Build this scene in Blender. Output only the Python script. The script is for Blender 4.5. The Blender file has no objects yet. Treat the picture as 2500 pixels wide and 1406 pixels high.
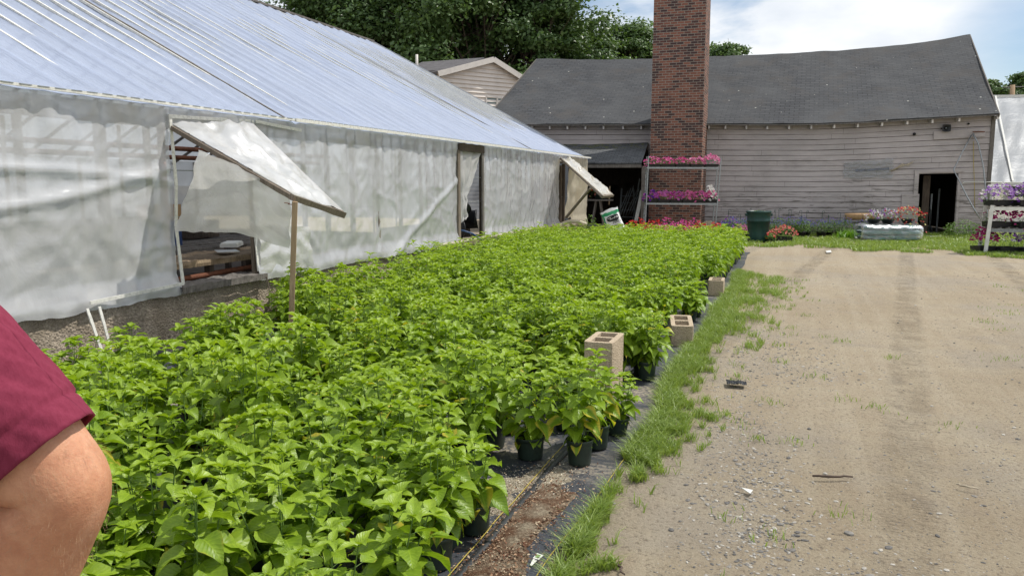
import bpy, math, random
import numpy as np
from mathutils import Vector, Matrix, noise
R_ = math.radians
# ------------------------------------------------------------------ camera, sky, sun, exposure
# world frame: Y runs along the greenhouse wall, X points away from it across the bed and the yard
HC = 1.5; PITCH = R_(7.444); YAW = R_(19.207); F = 1944.0
sc = bpy.context.scene
cd = bpy.data.cameras.new('camera'); cam = bpy.data.objects.new('camera', cd)
sc.collection.objects.link(cam); sc.camera = cam
cam.location = (0, 0, HC); cam.rotation_euler = (math.pi/2 - PITCH, 0, YAW)
cd.sensor_width = 36; cd.lens = 36*F/2500; cd.clip_end = 2000; cd.clip_start = 0.05
RT = np.array([math.cos(YAW), math.sin(YAW)]); FW = np.array([-math.sin(YAW), math.cos(YAW)])
def CF(r, f, z=0.0):                       # metres right of / ahead of the standpoint -> world
    p = RT*r + FW*f; return Vector((p[0], p[1], z))
SUN_AZ, SUN_EL = R_(72), R_(58)            # clockwise from the viewing direction
sd = CF(math.sin(SUN_AZ)*math.cos(SUN_EL), math.cos(SUN_AZ)*math.cos(SUN_EL), math.sin(SUN_EL))
sl = bpy.data.lights.new('sun', 'SUN'); so = bpy.data.objects.new('sun', sl); sc.collection.objects.link(so)
sl.energy = 4.0; sl.angle = R_(0.55); sl.color = (1, .955, .88)
so.rotation_euler = sd.to_track_quat('Z', 'Y').to_euler()
sc.view_settings.view_transform = 'Standard'; sc.view_settings.look = 'None'
sc.view_settings.exposure = 0.08; sc.view_settings.gamma = 1; sc.view_settings.use_curve_mapping = False
w = bpy.data.worlds.new('World'); sc.world = w; w.use_nodes = True
nt = w.node_tree; nt.nodes.clear()
def wn(t, **k):
    n = nt.nodes.new(t)
    for a, b in k.items(): setattr(n, a, b)
    return n
wo = wn('ShaderNodeOutputWorld'); bg = wn('ShaderNodeBackground'); bg2 = wn('ShaderNodeBackground'); mx = wn('ShaderNodeMixShader')
sky = wn('ShaderNodeTexSky', sky_type='NISHITA', sun_disc=False, sun_elevation=SUN_EL,
         sun_rotation=math.atan2(sd.x, sd.y), air_density=1.0, dust_density=0.6, ozone_density=1.6)
nt.links.new(sky.outputs[0], bg.inputs[0]); bg.inputs[1].default_value = 0.11
tc = wn('ShaderNodeTexCoord'); mp = wn('ShaderNodeMapping'); mp.inputs['Scale'].default_value = (1, 1, 2.6); mp.inputs['Location'].default_value = (0.35, 0.1, 0.2)
n1 = wn('ShaderNodeTexNoise'); n1.inputs['Scale'].default_value = 3.1; n1.inputs['Detail'].default_value = 9; n1.inputs['Roughness'].default_value = .56; n1.inputs['Distortion'].default_value = .25
nt.links.new(tc.outputs['Generated'], mp.inputs[0]); nt.links.new(mp.outputs[0], n1.inputs[0])
cr = wn('ShaderNodeValToRGB'); cr.color_ramp.elements[0].position = .37; cr.color_ramp.elements[1].position = .50
nt.links.new(n1.outputs[0], cr.inputs[0])
n2 = wn('ShaderNodeTexNoise'); n2.inputs['Scale'].default_value = 5.5; n2.inputs['Detail'].default_value = 8; nt.links.new(mp.outputs[0], n2.inputs[0])
cr2 = wn('ShaderNodeValToRGB'); e = cr2.color_ramp.elements
e[0].position = .36; e[0].color = (.70, .75, .82, 1); e[1].position = .6; e[1].color = (.97, .985, 1, 1)
nt.links.new(n2.outputs[0], cr2.inputs[0]); nt.links.new(cr2.outputs[0], bg2.inputs[0]); bg2.inputs[1].default_value = 1.08
vn = wn('ShaderNodeVectorMath', operation='NORMALIZE'); nt.links.new(tc.outputs['Generated'], vn.inputs[0]); fac = cr.outputs[0]
def gap(az, el, wide, soft):               # clear blue openings in the cloud
    global fac
    d_ = wn('ShaderNodeVectorMath', operation='DOT_PRODUCT'); nt.links.new(vn.outputs[0], d_.inputs[0]); v_ = CF(math.sin(R_(az))*math.cos(R_(el)), math.cos(R_(az))*math.cos(R_(el)), math.sin(R_(el))); d_.inputs[1].default_value = v_
    n_ = wn('ShaderNodeMath', operation='MULTIPLY_ADD'); nt.links.new(n1.outputs[0], n_.inputs[0]); n_.inputs[1].default_value = -soft*1.5; nt.links.new(d_.outputs['Value'], n_.inputs[2])
    r_ = wn('ShaderNodeMapRange'); nt.links.new(n_.outputs[0], r_.inputs[0]); r_.inputs[1].default_value = math.cos(R_(wide))-soft*.75-soft*.5; r_.inputs[2].default_value = math.cos(R_(wide))-soft*.75+soft*.5; r_.inputs[3].default_value = 1; r_.inputs[4].default_value = 0
    m_ = wn('ShaderNodeMath', operation='MULTIPLY'); nt.links.new(fac, m_.inputs[0]); nt.links.new(r_.outputs[0], m_.inputs[1]); fac = m_.outputs[0]
gap(33.5, 7.5, 5.2, .006); gap(3.5, 14.5, 3.2, .003); gap(-22, 20, 9, .02)
nt.links.new(fac, mx.inputs[0]); nt.links.new(bg.outputs[0], mx.inputs[1]); nt.links.new(bg2.outputs[0], mx.inputs[2])
nt.links.new(mx.outputs[0], wo.inputs[0])
sc.cycles.max_bounces = 8; sc.cycles.transparent_max_bounces = 16; sc.cycles.diffuse_bounces = 4
try: sc.cycles.use_denoising = True
except Exception: pass

# ------------------------------------------------------------------ measuring helpers (photo measurements -> metres)
def ray(x, y):
    a = (x-1250)/F; b = -(y-703)/F
    f = math.cos(PITCH) + b*math.sin(PITCH); z = -math.sin(PITCH) + b*math.cos(PITCH)
    p = RT*a + FW*f; return Vector((p[0], p[1], z)), f
def G(x, y, z=0.0):
    r, f = ray(x, y); return Vector((0, 0, HC)) + r*((z-HC)/r.z)
def D(x, y, d):
    r, f = ray(x, y); return Vector((0, 0, HC)) + r*(d/f)
def WX(x, y, X):
    r, f = ray(x, y); return Vector((0, 0, HC)) + r*(X/r.x)
def WP(x, y, p0, nrm):
    r, f = ray(x, y); c = Vector((0, 0, HC)); return c + r*((p0-c).dot(nrm)/r.dot(nrm))
def lerp(a, b, t): return a + (b-a)*t
def interp(x, xs, ys): return float(np.interp(x, xs, ys))

# ------------------------------------------------------------------ materials
class NT:
    def __init__(s, name):
        s.m = bpy.data.materials.new(name); s.m.use_nodes = True; s.t = s.m.node_tree; s.t.nodes.clear()
        s.out = s.n('ShaderNodeOutputMaterial'); s.tc = s.n('ShaderNodeTexCoord')
    def n(s, t, **k):
        x = s.t.nodes.new(t)
        for a, b in k.items(): setattr(x, a, b)
        return x
    def l(s, a, b): s.t.links.new(a, b)
    def set(s, sock, v):
        if hasattr(v, 'is_linked') or hasattr(v, 'links'): s.l(v, sock)
        else: sock.default_value = v
    def map(s, scale=(1, 1, 1), src='Object', rot=(0, 0, 0)):
        m = s.n('ShaderNodeMapping'); m.inputs['Scale'].default_value = scale; m.inputs['Rotation'].default_value = rot
        s.l(s.tc.outputs[src], m.inputs[0]); return m.outputs[0]
    def noise(s, scale, detail=4, rough=.5, vec=None, dist=0):
        x = s.n('ShaderNodeTexNoise'); x.inputs['Scale'].default_value = scale; x.inputs['Detail'].default_value = detail
        x.inputs['Roughness'].default_value = rough; x.inputs['Distortion'].default_value = dist
        s.l(vec if vec is not None else s.tc.outputs['Object'], x.inputs[0]); return x.outputs[0]
    def vor(s, scale, vec=None, out='Distance', feature='F1'):
        x = s.n('ShaderNodeTexVoronoi', feature=feature); x.inputs['Scale'].default_value = scale
        s.l(vec if vec is not None else s.tc.outputs['Object'], x.inputs[0]); return x.outputs[out]
    def ramp(s, v, stops):
        x = s.n('ShaderNodeValToRGB'); el = x.color_ramp.elements
        while len(el) < len(stops): el.new(.5)
        for e, (p, c) in zip(el, stops):
            e.position = p; e.color = (c if isinstance(c, tuple) else (c, c, c)) + (1,)
        s.l(v, x.inputs[0]); return x.outputs[0]
    def mix(s, f, a, b, mode='MIX'):
        x = s.n('ShaderNodeMix', data_type='RGBA', blend_type=mode)
        s.set(x.inputs[0], f)
        for i, v in ((6, a), (7, b)):
            if isinstance(v, tuple): x.inputs[i].default_value = v + (1,)
            else: s.l(v, x.inputs[i])
        return x.outputs[2]
    def math(s, op, a, b=0.0, c=None):
        x = s.n('ShaderNodeMath', operation=op); s.set(x.inputs[0], a); s.set(x.inputs[1], b)
        if c is not None: s.set(x.inputs[2], c)
        return x.outputs[0]
    def sep(s, v):
        x = s.n('ShaderNodeSeparateXYZ'); s.l(v, x.inputs[0]); return x.outputs
    def bump(s, h, strength=.3, dist=.01):
        x = s.n('ShaderNodeBump'); x.inputs['Strength'].default_value = strength; x.inputs['Distance'].default_value = dist
        s.l(h, x.inputs['Height']); return x.outputs[0]
    def attr(s, name='tint'):
        x = s.n('ShaderNodeAttribute', attribute_name=name); return x.outputs['Color']
    def pr(s, col, rough=.8, metal=0, nrm=None, spec=.5, sss=0, coat=0):
        x = s.n('ShaderNodeBsdfPrincipled')
        if isinstance(col, tuple): x.inputs['Base Color'].default_value = col + (1,)
        else: s.l(col, x.inputs['Base Color'])
        s.set(x.inputs['Roughness'], rough); x.inputs['Metallic'].default_value = metal
        x.inputs['Specular IOR Level'].default_value = spec
        if coat: x.inputs['Coat Weight'].default_value = coat
        if sss: x.inputs['Subsurface Weight'].default_value = sss; x.inputs['Subsurface Radius'].default_value = (.02, .008, .004)
        if nrm is not None: s.l(nrm, x.inputs['Normal'])
        return x.outputs[0]
    def end(s, sh): s.l(sh, s.out.inputs[0]); return s.m
def plain(name, c, rough=.8, metal=0, ns=9.0, amt=.35, bump=.25, dark=None, vec=(1, 1, 1), spec=.4):
    """base colour with uneven wear and a fine surface"""
    t = NT(name); v = t.map(vec); n = t.noise(ns, 6, .6, v); n2 = t.noise(ns*5.3, 4, .6, v)
    d = dark or tuple(x*(1-amt) for x in c); lt = tuple(min(1, x*(1+amt*.45)) for x in c)
    col = t.ramp(n, [(.28, d), (.52, c), (.75, lt)])
    return t.end(t.pr(col, rough, metal, t.bump(n2, bump, .004), spec))
M = {}
def wood(name, c, dark, sc_=1.0):
    t = NT(name); v = t.map((7*sc_, 7*sc_, .9*sc_), 'Object'); n = t.noise(5, 8, .65, v, 1.2); n2 = t.noise(2.2*sc_, 3)
    col = t.mix(t.ramp(n2, [(.35, 0.0), (.7, .6)]), t.ramp(n, [(.3, dark), (.6, c)]), dark)
    return t.end(t.pr(col, .85, 0, t.bump(n, .5, .006), .2))
M['old_wood'] = wood('old_wood', (.25, .205, .16), (.11, .09, .072))
M['new_wood'] = wood('new_wood', (.42, .31, .20), (.27, .185, .115))
M['pale_bar'] = wood('pale_bar', (.42, .36, .28), (.24, .19, .14))
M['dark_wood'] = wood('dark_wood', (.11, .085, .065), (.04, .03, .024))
M['grey_wood'] = wood('grey_wood', (.20, .185, .17), (.08, .07, .06))
M['white_lath'] = plain('white_lath', (.66, .65, .60), .6, ns=30, amt=.3)
M['rust'] = plain('rusty_iron', (.17, .065, .035), .85, .1, 18, .5, .6)
M['galv'] = plain('galvanised_steel', (.33, .35, .36), .45, .75, 25, .35)
M['galv_dull'] = plain('weathered_galvanised_steel', (.25, .27, .27), .6, .3, 25, .4)
M['pot'] = plain('pot_plastic', (.022, .038, .028), .42, 0, 14, .4, .12, spec=.5)
M['black'] = plain('black_plastic', (.014, .015, .017), .45, 0, 14, .4, .1)
M['can'] = plain('green_bin_plastic', (.012, .052, .046), .45, 0, 6, .35, .15)
M['soil'] = plain('potting_soil', (.035, .022, .014), 1, 0, 60, .6, 1)
M['white_pl'] = plain('white_plastic', (.66, .66, .62), .45, 0, 10, .2, .1)
M['terra'] = plain('terracotta', (.30, .095, .045), .85, 0, 12, .3)
M['blue_hose'] = plain('blue_rubber', (.02, .06, .16), .4)
M['yellow_cord'] = plain('yellow_cord', (.40, .31, .06), .8, ns=220, amt=.5)
M['drip'] = plain('black_tube', (.025, .027, .03), .5, ns=20)
M['twig'] = plain('twig_bark', (.09, .065, .05), .9, ns=40)
M['pale_twig'] = plain('pale_stick', (.42, .36, .27), .9, ns=40)
M['blossom'] = None
def leafmat(name, ca, cb, yel, trans=.38, quilt=.6):
    t = NT(name); uv = t.sep(t.tc.outputs['UV']); at = t.sep(t.attr())
    ax = t.math('ABSOLUTE', t.math('SUBTRACT', uv[0], .5))
    ph = t.math('FRACT', t.math('MULTIPLY', t.math('SUBTRACT', uv[1], t.math('MULTIPLY', ax, .75)), 7.0))
    vein = t.math('ABSOLUTE', t.math('SUBTRACT', ph, .5))          # .5 at vein, 0 between
    mid = t.math('MULTIPLY', ax, 14.0)
    vm = t.ramp(vein, [(.40, 0.0), (.5, .7)]); mm = t.ramp(mid, [(.1, 1.0), (.5, 0.0)])
    vv = t.math('MAXIMUM', vm, mm)
    oi = t.n('ShaderNodeObjectInfo'); base = t.mix(t.math('ADD', t.math('MULTIPLY', oi.outputs['Random'], .30), t.math('MULTIPLY', at[0], .85)), ca, cb)
    n = t.noise(55, 4, .6); base = t.mix(t.ramp(n, [(.35, .0), (.7, .45)]), base, tuple(x*.72 for x in ca))
    edge = t.math('MULTIPLY', t.math('ADD', ax, t.math('MULTIPLY', uv[1], .25)), at[1])
    base = t.mix(t.ramp(t.math('ADD', edge, t.math('MULTIPLY', t.noise(30, 3), .12)), [(.36, 0.0), (.55, 1.0)]), base, yel)
    base = t.mix(t.math('MULTIPLY', vv, .30), base, tuple(min(1, x*1.5+.02) for x in cb))
    nr = t.bump(vein, quilt, .004)
    p = t.pr(base, .42, 0, nr, .45)
    tr = t.n('ShaderNodeBsdfTranslucent'); t.l(t.mix(1.0, base, (1.0, 1.0, .45), 'MULTIPLY'), tr.inputs[0]); t.l(nr, tr.inputs['Normal'])
    m = t.n('ShaderNodeMixShader'); m.inputs[0].default_value = trans; t.l(p, m.inputs[1]); t.l(tr.outputs[0], m.inputs[2])
    return t.end(m.outputs[0])
M['leaf'] = leafmat('shrub_leaf', (.145, .275, .016), (.36, .50, .035), (.58, .50, .06), .42, .3)
M['flower_leaf'] = leafmat('flower_leaf', (.07, .155, .03), (.15, .27, .05), (.3, .3, .05))
M['weed'] = leafmat('weed_leaf', (.10, .23, .02), (.19, .38, .03), (.3, .3, .05), .4, .2)
M['tree_leaf'] = leafmat('tree_leaf', (.055, .108, .038), (.135, .225, .07), (.13, .18, .04), .36, .2)
M['grass'] = leafmat('grass_blade', (.16, .275, .045), (.32, .41, .10), (.38, .38, .1), .4, .1)
t = NT('stem'); M['stem'] = t.end(t.pr(t.ramp(t.noise(20), [(.3, (.08, .16, .03)), (.7, (.16, .25, .05))]), .6))
t = NT('blossom_petals'); c = t.attr(); p = t.pr(c, .6, 0, None, .2)
tr = t.n('ShaderNodeBsdfTranslucent'); t.l(c, tr.inputs[0]); m_ = t.n('ShaderNodeMixShader'); m_.inputs[0].default_value = .3
t.l(p, m_.inputs[1]); t.l(tr.outputs[0], m_.inputs[2]); M['blossom'] = t.end(m_.outputs[0])
M['bark'] = plain('bark', (.10, .08, .062), .95, 0, 6, .5, .8)
def filmmat(name, col, trans, wrinkle_scale=(1, 1, 1), grime=.5, tl=.5, bumpd=.03, bs=.6, gloss=.12, tcol=(.92, .94, .96)):
    """thin polythene film: partly clear, partly milky, with a sheen"""
    t = NT(name); v = t.map(wrinkle_scale)
    n = t.noise(2.2, 7, .62, v, .8); n2 = t.noise(.8, 4, .6); h = t.noise(6, 6, .6, v, 1.5)
    c = t.mix(t.ramp(n2, [(.35, 0.0), (.75, grime)]), col, tuple(x*.72*k for x, k in zip(col, (1, .95, .85))))
    nr = t.bump(t.math('ADD', n, t.math('MULTIPLY', h, .4)), bs, bumpd)
    d = t.n('ShaderNodeBsdfDiffuse'); t.l(c, d.inputs[0]); t.l(nr, d.inputs['Normal'])
    r = t.n('ShaderNodeBsdfTranslucent'); t.l(c, r.inputs[0]); t.l(nr, r.inputs['Normal'])
    a = t.n('ShaderNodeMixShader'); a.inputs[0].default_value = tl; t.l(d.outputs[0], a.inputs[1]); t.l(r.outputs[0], a.inputs[2])
    tp = t.n('ShaderNodeBsdfTransparent'); tp.inputs[0].default_value = tcol + (1,)
    b = t.n('ShaderNodeMixShader'); t.l(t.ramp(n, [(.3, max(0, trans-.05)), (.7, min(1, trans+.05))]), b.inputs[0])
    t.l(a.outputs[0], b.inputs[1]); t.l(tp.outputs[0], b.inputs[2])
    g = t.n('ShaderNodeBsdfGlossy'); g.inputs['Roughness'].default_value = .27; t.l(nr, g.inputs['Normal']); g.inputs[0].default_value = (.95, .97, 1, 1)
    fr = t.n('ShaderNodeFresnel'); fr.inputs[0].default_value = 1.5; t.l(nr, fr.inputs['Normal'])
    e = t.n('ShaderNodeMixShader'); t.l(t.math('ADD', t.math('MULTIPLY', fr.outputs[0], gloss*4), gloss*.15), e.inputs[0])
    t.l(b.outputs[0], e.inputs[1]); t.l(g.outputs[0], e.inputs[2])
    return t.end(e.outputs[0])
M['film_wall'] = filmmat('wall_film', (.95, .96, .98), .48, (1.1, 1.1, .8), .12, .30, .03, .28, .30)
M['film_roof'] = filmmat('roof_film', (.50, .575, .76), .22, (.35, 3, .35), .2, .35, .035, .8)  # blue of the reflected sky is put into this film colour
M['film_flap'] = filmmat('flap_film', (.72, .71, .69), .16, (1, 1, 1), .2, .4, .02, .3, .08)
M['film_cream'] = filmmat('old_cream_film', (.72, .66, .52), .08, (1, 1, .4), .4, .4, .04, .8)
M['film_curtain'] = filmmat('dirty_film', (.84, .83, .81), .24, (1, 1, 1), .7, .5, .03, .6, .05)
M['film_white'] = filmmat('white_film', (.42, .45, .49), .10, (1, 1, 1), .3, .4, .03, .3, .03)
M['film_wrap'] = filmmat('stretch_wrap', (.60, .62, .63), .72, (1, 1, 5), .3, .3, .02, .8, .16)

# ------------------------------------------------------------------ mesh collector
class Geo:
    def __init__(s): s.v = []; s.f = []; s.uv = []; s.t = []; s.n = 0; s.mi = []
    def add(s, v, f, uv=None, tint=(0, 0, 0), mi=0):
        v = np.asarray(v, float); k = len(v)
        s.v.append(v); s.f.append(np.asarray(f) + s.n if (not isinstance(f, list) or len({len(q) for q in f}) == 1) else [[i + s.n for i in q] for q in f])
        s.uv.append(np.zeros((k, 2)) if uv is None else np.asarray(uv, float))
        tt = np.asarray(tint, float); s.t.append(np.broadcast_to(tt, (k, 3)) if tt.ndim == 1 else tt)
        s.mi += [mi]*len(f); s.n += k; return s
    def quad(s, a, b, c, d, uv=None, mi=0): return s.add([a, b, c, d], [[0, 1, 2, 3]], uv, mi=mi)
    def box(s, c, h, rz=0, rot=None):
        c = Vector(c); m = rot if rot is not None else Matrix.Rotation(rz, 3, 'Z')
        v = [c + m @ Vector((i*h[0], j*h[1], k*h[2])) for i in (-1, 1) for j in (-1, 1) for k in (-1, 1)]
        return s.add([list(x) for x in v], [[0, 1, 3, 2], [4, 6, 7, 5], [0, 4, 5, 1], [2, 3, 7, 6], [0, 2, 6, 4], [1, 5, 7, 3]])
    def beam(s, p, q, a, b, up=(0, 0, 1), wob=0, n=1, seed=0):
        """rectangular bar from p to q, a wide, b thick"""
        p = Vector(p); q = Vector(q); d = (q-p).normalized(); u = Vector(up); sd_ = d.cross(u)
        if sd_.length < 1e-4: sd_ = d.cross(Vector((1, 0, 0)))
        sd_.normalize(); u = sd_.cross(d); V = []
        rr = random.Random(seed)
        for i in range(n+1):
            c = lerp(p, q, i/n); k = 1 + (rr.uniform(-wob, wob) if wob else 0)
            for x, y in ((-1, -1), (1, -1), (1, 1), (-1, 1)): V.append(list(c + sd_*(x*a/2*k) + u*(y*b/2*k)))
        Fq = [[0, 3, 2, 1], [4*n, 4*n+1, 4*n+2, 4*n+3]]
        for i in range(n):
            for j in range(4): Fq.append([4*i+j, 4*i+(j+1) % 4, 4*i+4+(j+1) % 4, 4*i+4+j])
        return s.add(V, Fq)
    def tube(s, pts, r, seg=8, cap=True):
        pts = [Vector(p) for p in pts]; n = len(pts); V = []; rr = r if hasattr(r, '__len__') else [r]*n; prev = None
        for i, p in enumerate(pts):
            d = (pts[min(i+1, n-1)] - pts[max(i-1, 0)]).normalized()
            if prev is None:
                a = d.cross(Vector((0, 0, 1)))
                if a.length < .05: a = d.cross(Vector((1, 0, 0)))
            else: a = prev - d*prev.dot(d)
            a.normalize(); prev = a; b = d.cross(a)
            for j in range(seg):
                t_ = 2*math.pi*j/seg; V.append(list(p + (a*math.cos(t_) + b*math.sin(t_))*rr[i]))
        Fq = [[i*seg+j, i*seg+(j+1) % seg, (i+1)*seg+(j+1) % seg, (i+1)*seg+j] for i in range(n-1) for j in range(seg)]
        if cap: Fq += [list(range(seg))[::-1], [(n-1)*seg+j for j in range(seg)]]
        return s.add(V, Fq)
    def lathe(s, prof, c=(0, 0, 0), seg=24, ax=None):
        V = []; m = ax or Matrix.Identity(3); c = Vector(c)
        for r, z in prof:
            for j in range(seg):
                a = 2*math.pi*j/seg; V.append(list(c + m @ Vector((r*math.cos(a), r*math.sin(a), z))))
        Fq = [[i*seg+j, i*seg+(j+1) % seg, (i+1)*seg+(j+1) % seg, (i+1)*seg+j] for i in range(len(prof)-1) for j in range(seg)]
        return s.add(V, Fq)
    def grid(s, fn, nu, nv, uvs=(1, 1)):
        V = []; U = []
        for i in range(nu+1):
            for j in range(nv+1):
                V.append(list(fn(i/nu, j/nv))); U.append((i/nu*uvs[0], j/nv*uvs[1]))
        k = nv+1
        return s.add(V, [[i*k+j, (i+1)*k+j, (i+1)*k+j+1, i*k+j+1] for i in range(nu) for j in range(nv)], U)
    def build(s, name, mat, parent=None, smooth=False, solid=0.0):
        V = np.concatenate(s.v) if s.v else np.zeros((0, 3)); org = Vector((0, 0, 0)); q = parent
        while q is not None: org = org + q.location; q = q.parent
        if parent is None and s.n:
            mn = V.min(0); mxx = V.max(0); org = Vector(((mn[0]+mxx[0])/2, (mn[1]+mxx[1])/2, mn[2]))
        V = V - np.array(org)
        me = bpy.data.meshes.new(name); idx, tot = [], []
        for f in s.f:
            if isinstance(f, np.ndarray) and f.ndim == 2: idx.append(f.ravel().astype(np.int32)); tot.append(np.full(len(f), f.shape[1], np.int32))
            else:
                for q_f in f: idx.append(np.array(q_f, np.int32)); tot.append(np.array([len(q_f)], np.int32))
        li = np.concatenate(idx); tot = np.concatenate(tot); st = np.concatenate([[0], np.cumsum(tot)[:-1]]).astype(np.int32)
        me.vertices.add(len(V)); me.vertices.foreach_set('co', V.ravel().astype(np.float32)); me.loops.add(len(li)); me.loops.foreach_set('vertex_index', li)
        me.polygons.add(len(tot)); me.polygons.foreach_set('loop_start', st); me.polygons.foreach_set('loop_total', tot); me.polygons.foreach_set('use_smooth', [False]*len(tot)); me.update(calc_edges=True)
        UV = np.concatenate(s.uv); T = np.concatenate(s.t)
        if UV.any(): me.uv_layers.new(name='UVMap').data.foreach_set('uv', UV[li].ravel())
        if T.any():
            a = me.color_attributes.new('tint', 'FLOAT_COLOR', 'POINT'); a.data.foreach_set('color', np.concatenate([T, np.ones((len(T), 1))], 1).ravel())
        mats = mat if isinstance(mat, list) else [mat]
        for m in mats: me.materials.append(m)
        if len(mats) > 1: me.polygons.foreach_set('material_index', s.mi)
        if smooth: me.polygons.foreach_set('use_smooth', [True]*len(me.polygons))
        o = bpy.data.objects.new(name, me); sc.collection.objects.link(o)
        if parent is None: o.location = org
        else: o.parent = parent
        if solid: md = o.modifiers.new('thickness', 'SOLIDIFY'); md.thickness = solid
        return o
def thing(name, label, cat, loc=(0, 0, 0), group=None):
    o = bpy.data.objects.new(name, None); sc.collection.objects.link(o); o.location = loc; o.empty_display_size = .1
    return tag(o, label, cat, group)
def tag(o, label, cat, group=None):
    o['label'] = label; o['category'] = cat
    if group: o['group'] = group
    return o
def kind(o, k, label=None):
    o['kind'] = k
    if label: o['label'] = label
    return o
def dup(o, parent=None):
    c = o.copy(); sc.collection.objects.link(c); c.parent = parent
    for ch in list(o.children): dup(ch, c)
    return c
def nz(x, y=0, z=0): return noise.noise(Vector((x, y, z)))
ORD = ['first', 'second', 'third', 'fourth', 'fifth', 'sixth', 'seventh', 'eighth', 'ninth', 'tenth', 'eleventh', 'twelfth']
# ------------------------------------------------------------------ ground
t = NT('packed_sand'); P = t.tc.outputs['Object']
a = t.noise(.35, 6, .6); b = t.noise(3.5, 7, .65); c = t.noise(42, 6, .75); tr_ = t.noise(1.0, 6, .62, t.map((4.6, .16, 1), 'Object', (0, 0, .12)), .3)
col = t.ramp(a, [(.35, (.315, .258, .178)), (.55, (.36, .302, .215)), (.72, (.40, .342, .25))])
col = t.mix(t.ramp(b, [(.42, 0.0), (.68, .5)]), col, (.29, .225, .155))
col = t.mix(t.ramp(tr_, [(.46, 0.0), (.60, .32)]), col, (.42, .365, .275)); tv = t.noise(6, 3, .5, t.map((1, 14, 1), 'Object', (0, 0, .12))); sx = t.sep(t.map((1, 1, 1), 'Object', (0, 0, .12)))[0]; band = t.math('MULTIPLY', t.ramp(t.math('ABSOLUTE', t.math('SUBTRACT', t.math('FRACT', t.math('MULTIPLY', sx, .62)), .5)), [(.06, 1.0), (.11, 0.0)]), t.ramp(b, [(.4, .2), (.6, 1.0)])); col = t.mix(t.math('MULTIPLY', band, t.ramp(tv, [(.42, 0.0), (.56, .12)])), col, (.24, .195, .14))
gm = t.ramp(t.math('ADD', t.noise(.55, 5, .65), t.math('MULTIPLY', t.noise(7, 3), .15)), [(.56, 0.0), (.68, .75)])
col = t.mix(t.math('MULTIPLY', gm, .45), col, (.27, .25, .225))
col = t.mix(t.ramp(c, [(.36, .85), (.47, 0.0)]), col, (.17, .135, .10)); col = t.mix(t.ramp(t.noise(95, 4, .8), [(.55, 0.0), (.66, .5)]), col, (.50, .45, .37))
sp = t.ramp(t.vor(38), [(.05, .8), (.12, 0.0)]); sp = t.math('MULTIPLY', sp, t.ramp(t.noise(9, 3), [(.5, 0.0), (.62, 1.0)]))
col = t.mix(sp, col, (.48, .46, .43))
h = t.math('ADD', t.math('MULTIPLY', c, .5), t.math('MULTIPLY', b, .6)); h = t.math('ADD', h, t.math('MULTIPLY', sp, .4)); h = t.math('ADD', h, t.math('MULTIPLY', t.math('MULTIPLY', band, tv), .9))
M['sand'] = t.end(t.pr(col, .95, 0, t.bump(h, 1.0, .05), .15))
g = Geo()
def gh(x, y):
    k = nz(x*.5, y*.5)*.02 + nz(x*1.7, y*1.1, 3)*.012 + nz(x*6, y*5, 7)*.005
    for tx in (1.55, 3.1): k -= .010*math.exp(-((x - tx - .15*math.sin(y*.25))/.13)**2)
    ed = min(1, max(0, (x+.75)/.5)); return -.012 + (k-.004)*ed
xs = [-400, -60, -14, -5.5] + list(np.arange(-1.2, 9.01, .12)) + [14, 60, 400]; ys = [-400, -60, -4] + list(np.arange(.5, 24, .15)) + [40, 90, 600]
V = [(x, y, gh(x, y) if (-1.2 < x < 9.02 and .5 <= y < 24) else -.012) for x in xs for y in ys]; k = len(ys)
g.add(V, [[i*k+j, (i+1)*k+j, (i+1)*k+j+1, i*k+j+1] for i in range(len(xs)-1) for j in range(k-1)])
kind(g.build('ground', M['sand'], smooth=True), 'structure', 'pale packed sand and gravel yard')
# black woven ground cloth, with spilt perlite and bark
t = NT('ground_cloth'); wv = t.n('ShaderNodeTexChecker'); wv.inputs['Scale'].default_value = 260; t.l(t.tc.outputs['Object'], wv.inputs[0])
n = t.noise(2.2, 6, .65); n2 = t.noise(38, 5, .75)
col = t.mix(t.ramp(n, [(.35, 0.0), (.7, .7)]), (.022, .026, .036), (.06, .066, .08))
dust = t.math('MULTIPLY', t.ramp(t.noise(1.6, 6, .7, None, .6), [(.53, 0.0), (.66, 1.0)]), t.ramp(n2, [(.42, 0.0), (.55, 1.0)]))
col = t.mix(dust, col, (.34, .29, .22)); col = t.mix(t.ramp(t.vor(150), [(.1, .6), (.2, 0.0)]), col, (.32, .3, .27))
M['cloth'] = t.end(t.pr(col, .6, 0, t.bump(t.math('ADD', n2, wv.outputs['Fac']), .35, .004), .5))
g = Geo()
def edge_n(s): return -.80 + .03*math.sin(s*1.7) + .05*nz(s*.9, 5)
g.grid(lambda u, v: (lerp(-5.42, edge_n(lerp(.6, 18.3, u)), v), lerp(.6, 18.3, u), .004 + .006*max(0, nz(u*46, v*9))), 160, 34)
kind(g.build('ground_cloth', M['cloth'], smooth=True), 'structure', 'black woven weed cloth under the potted plants')
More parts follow.
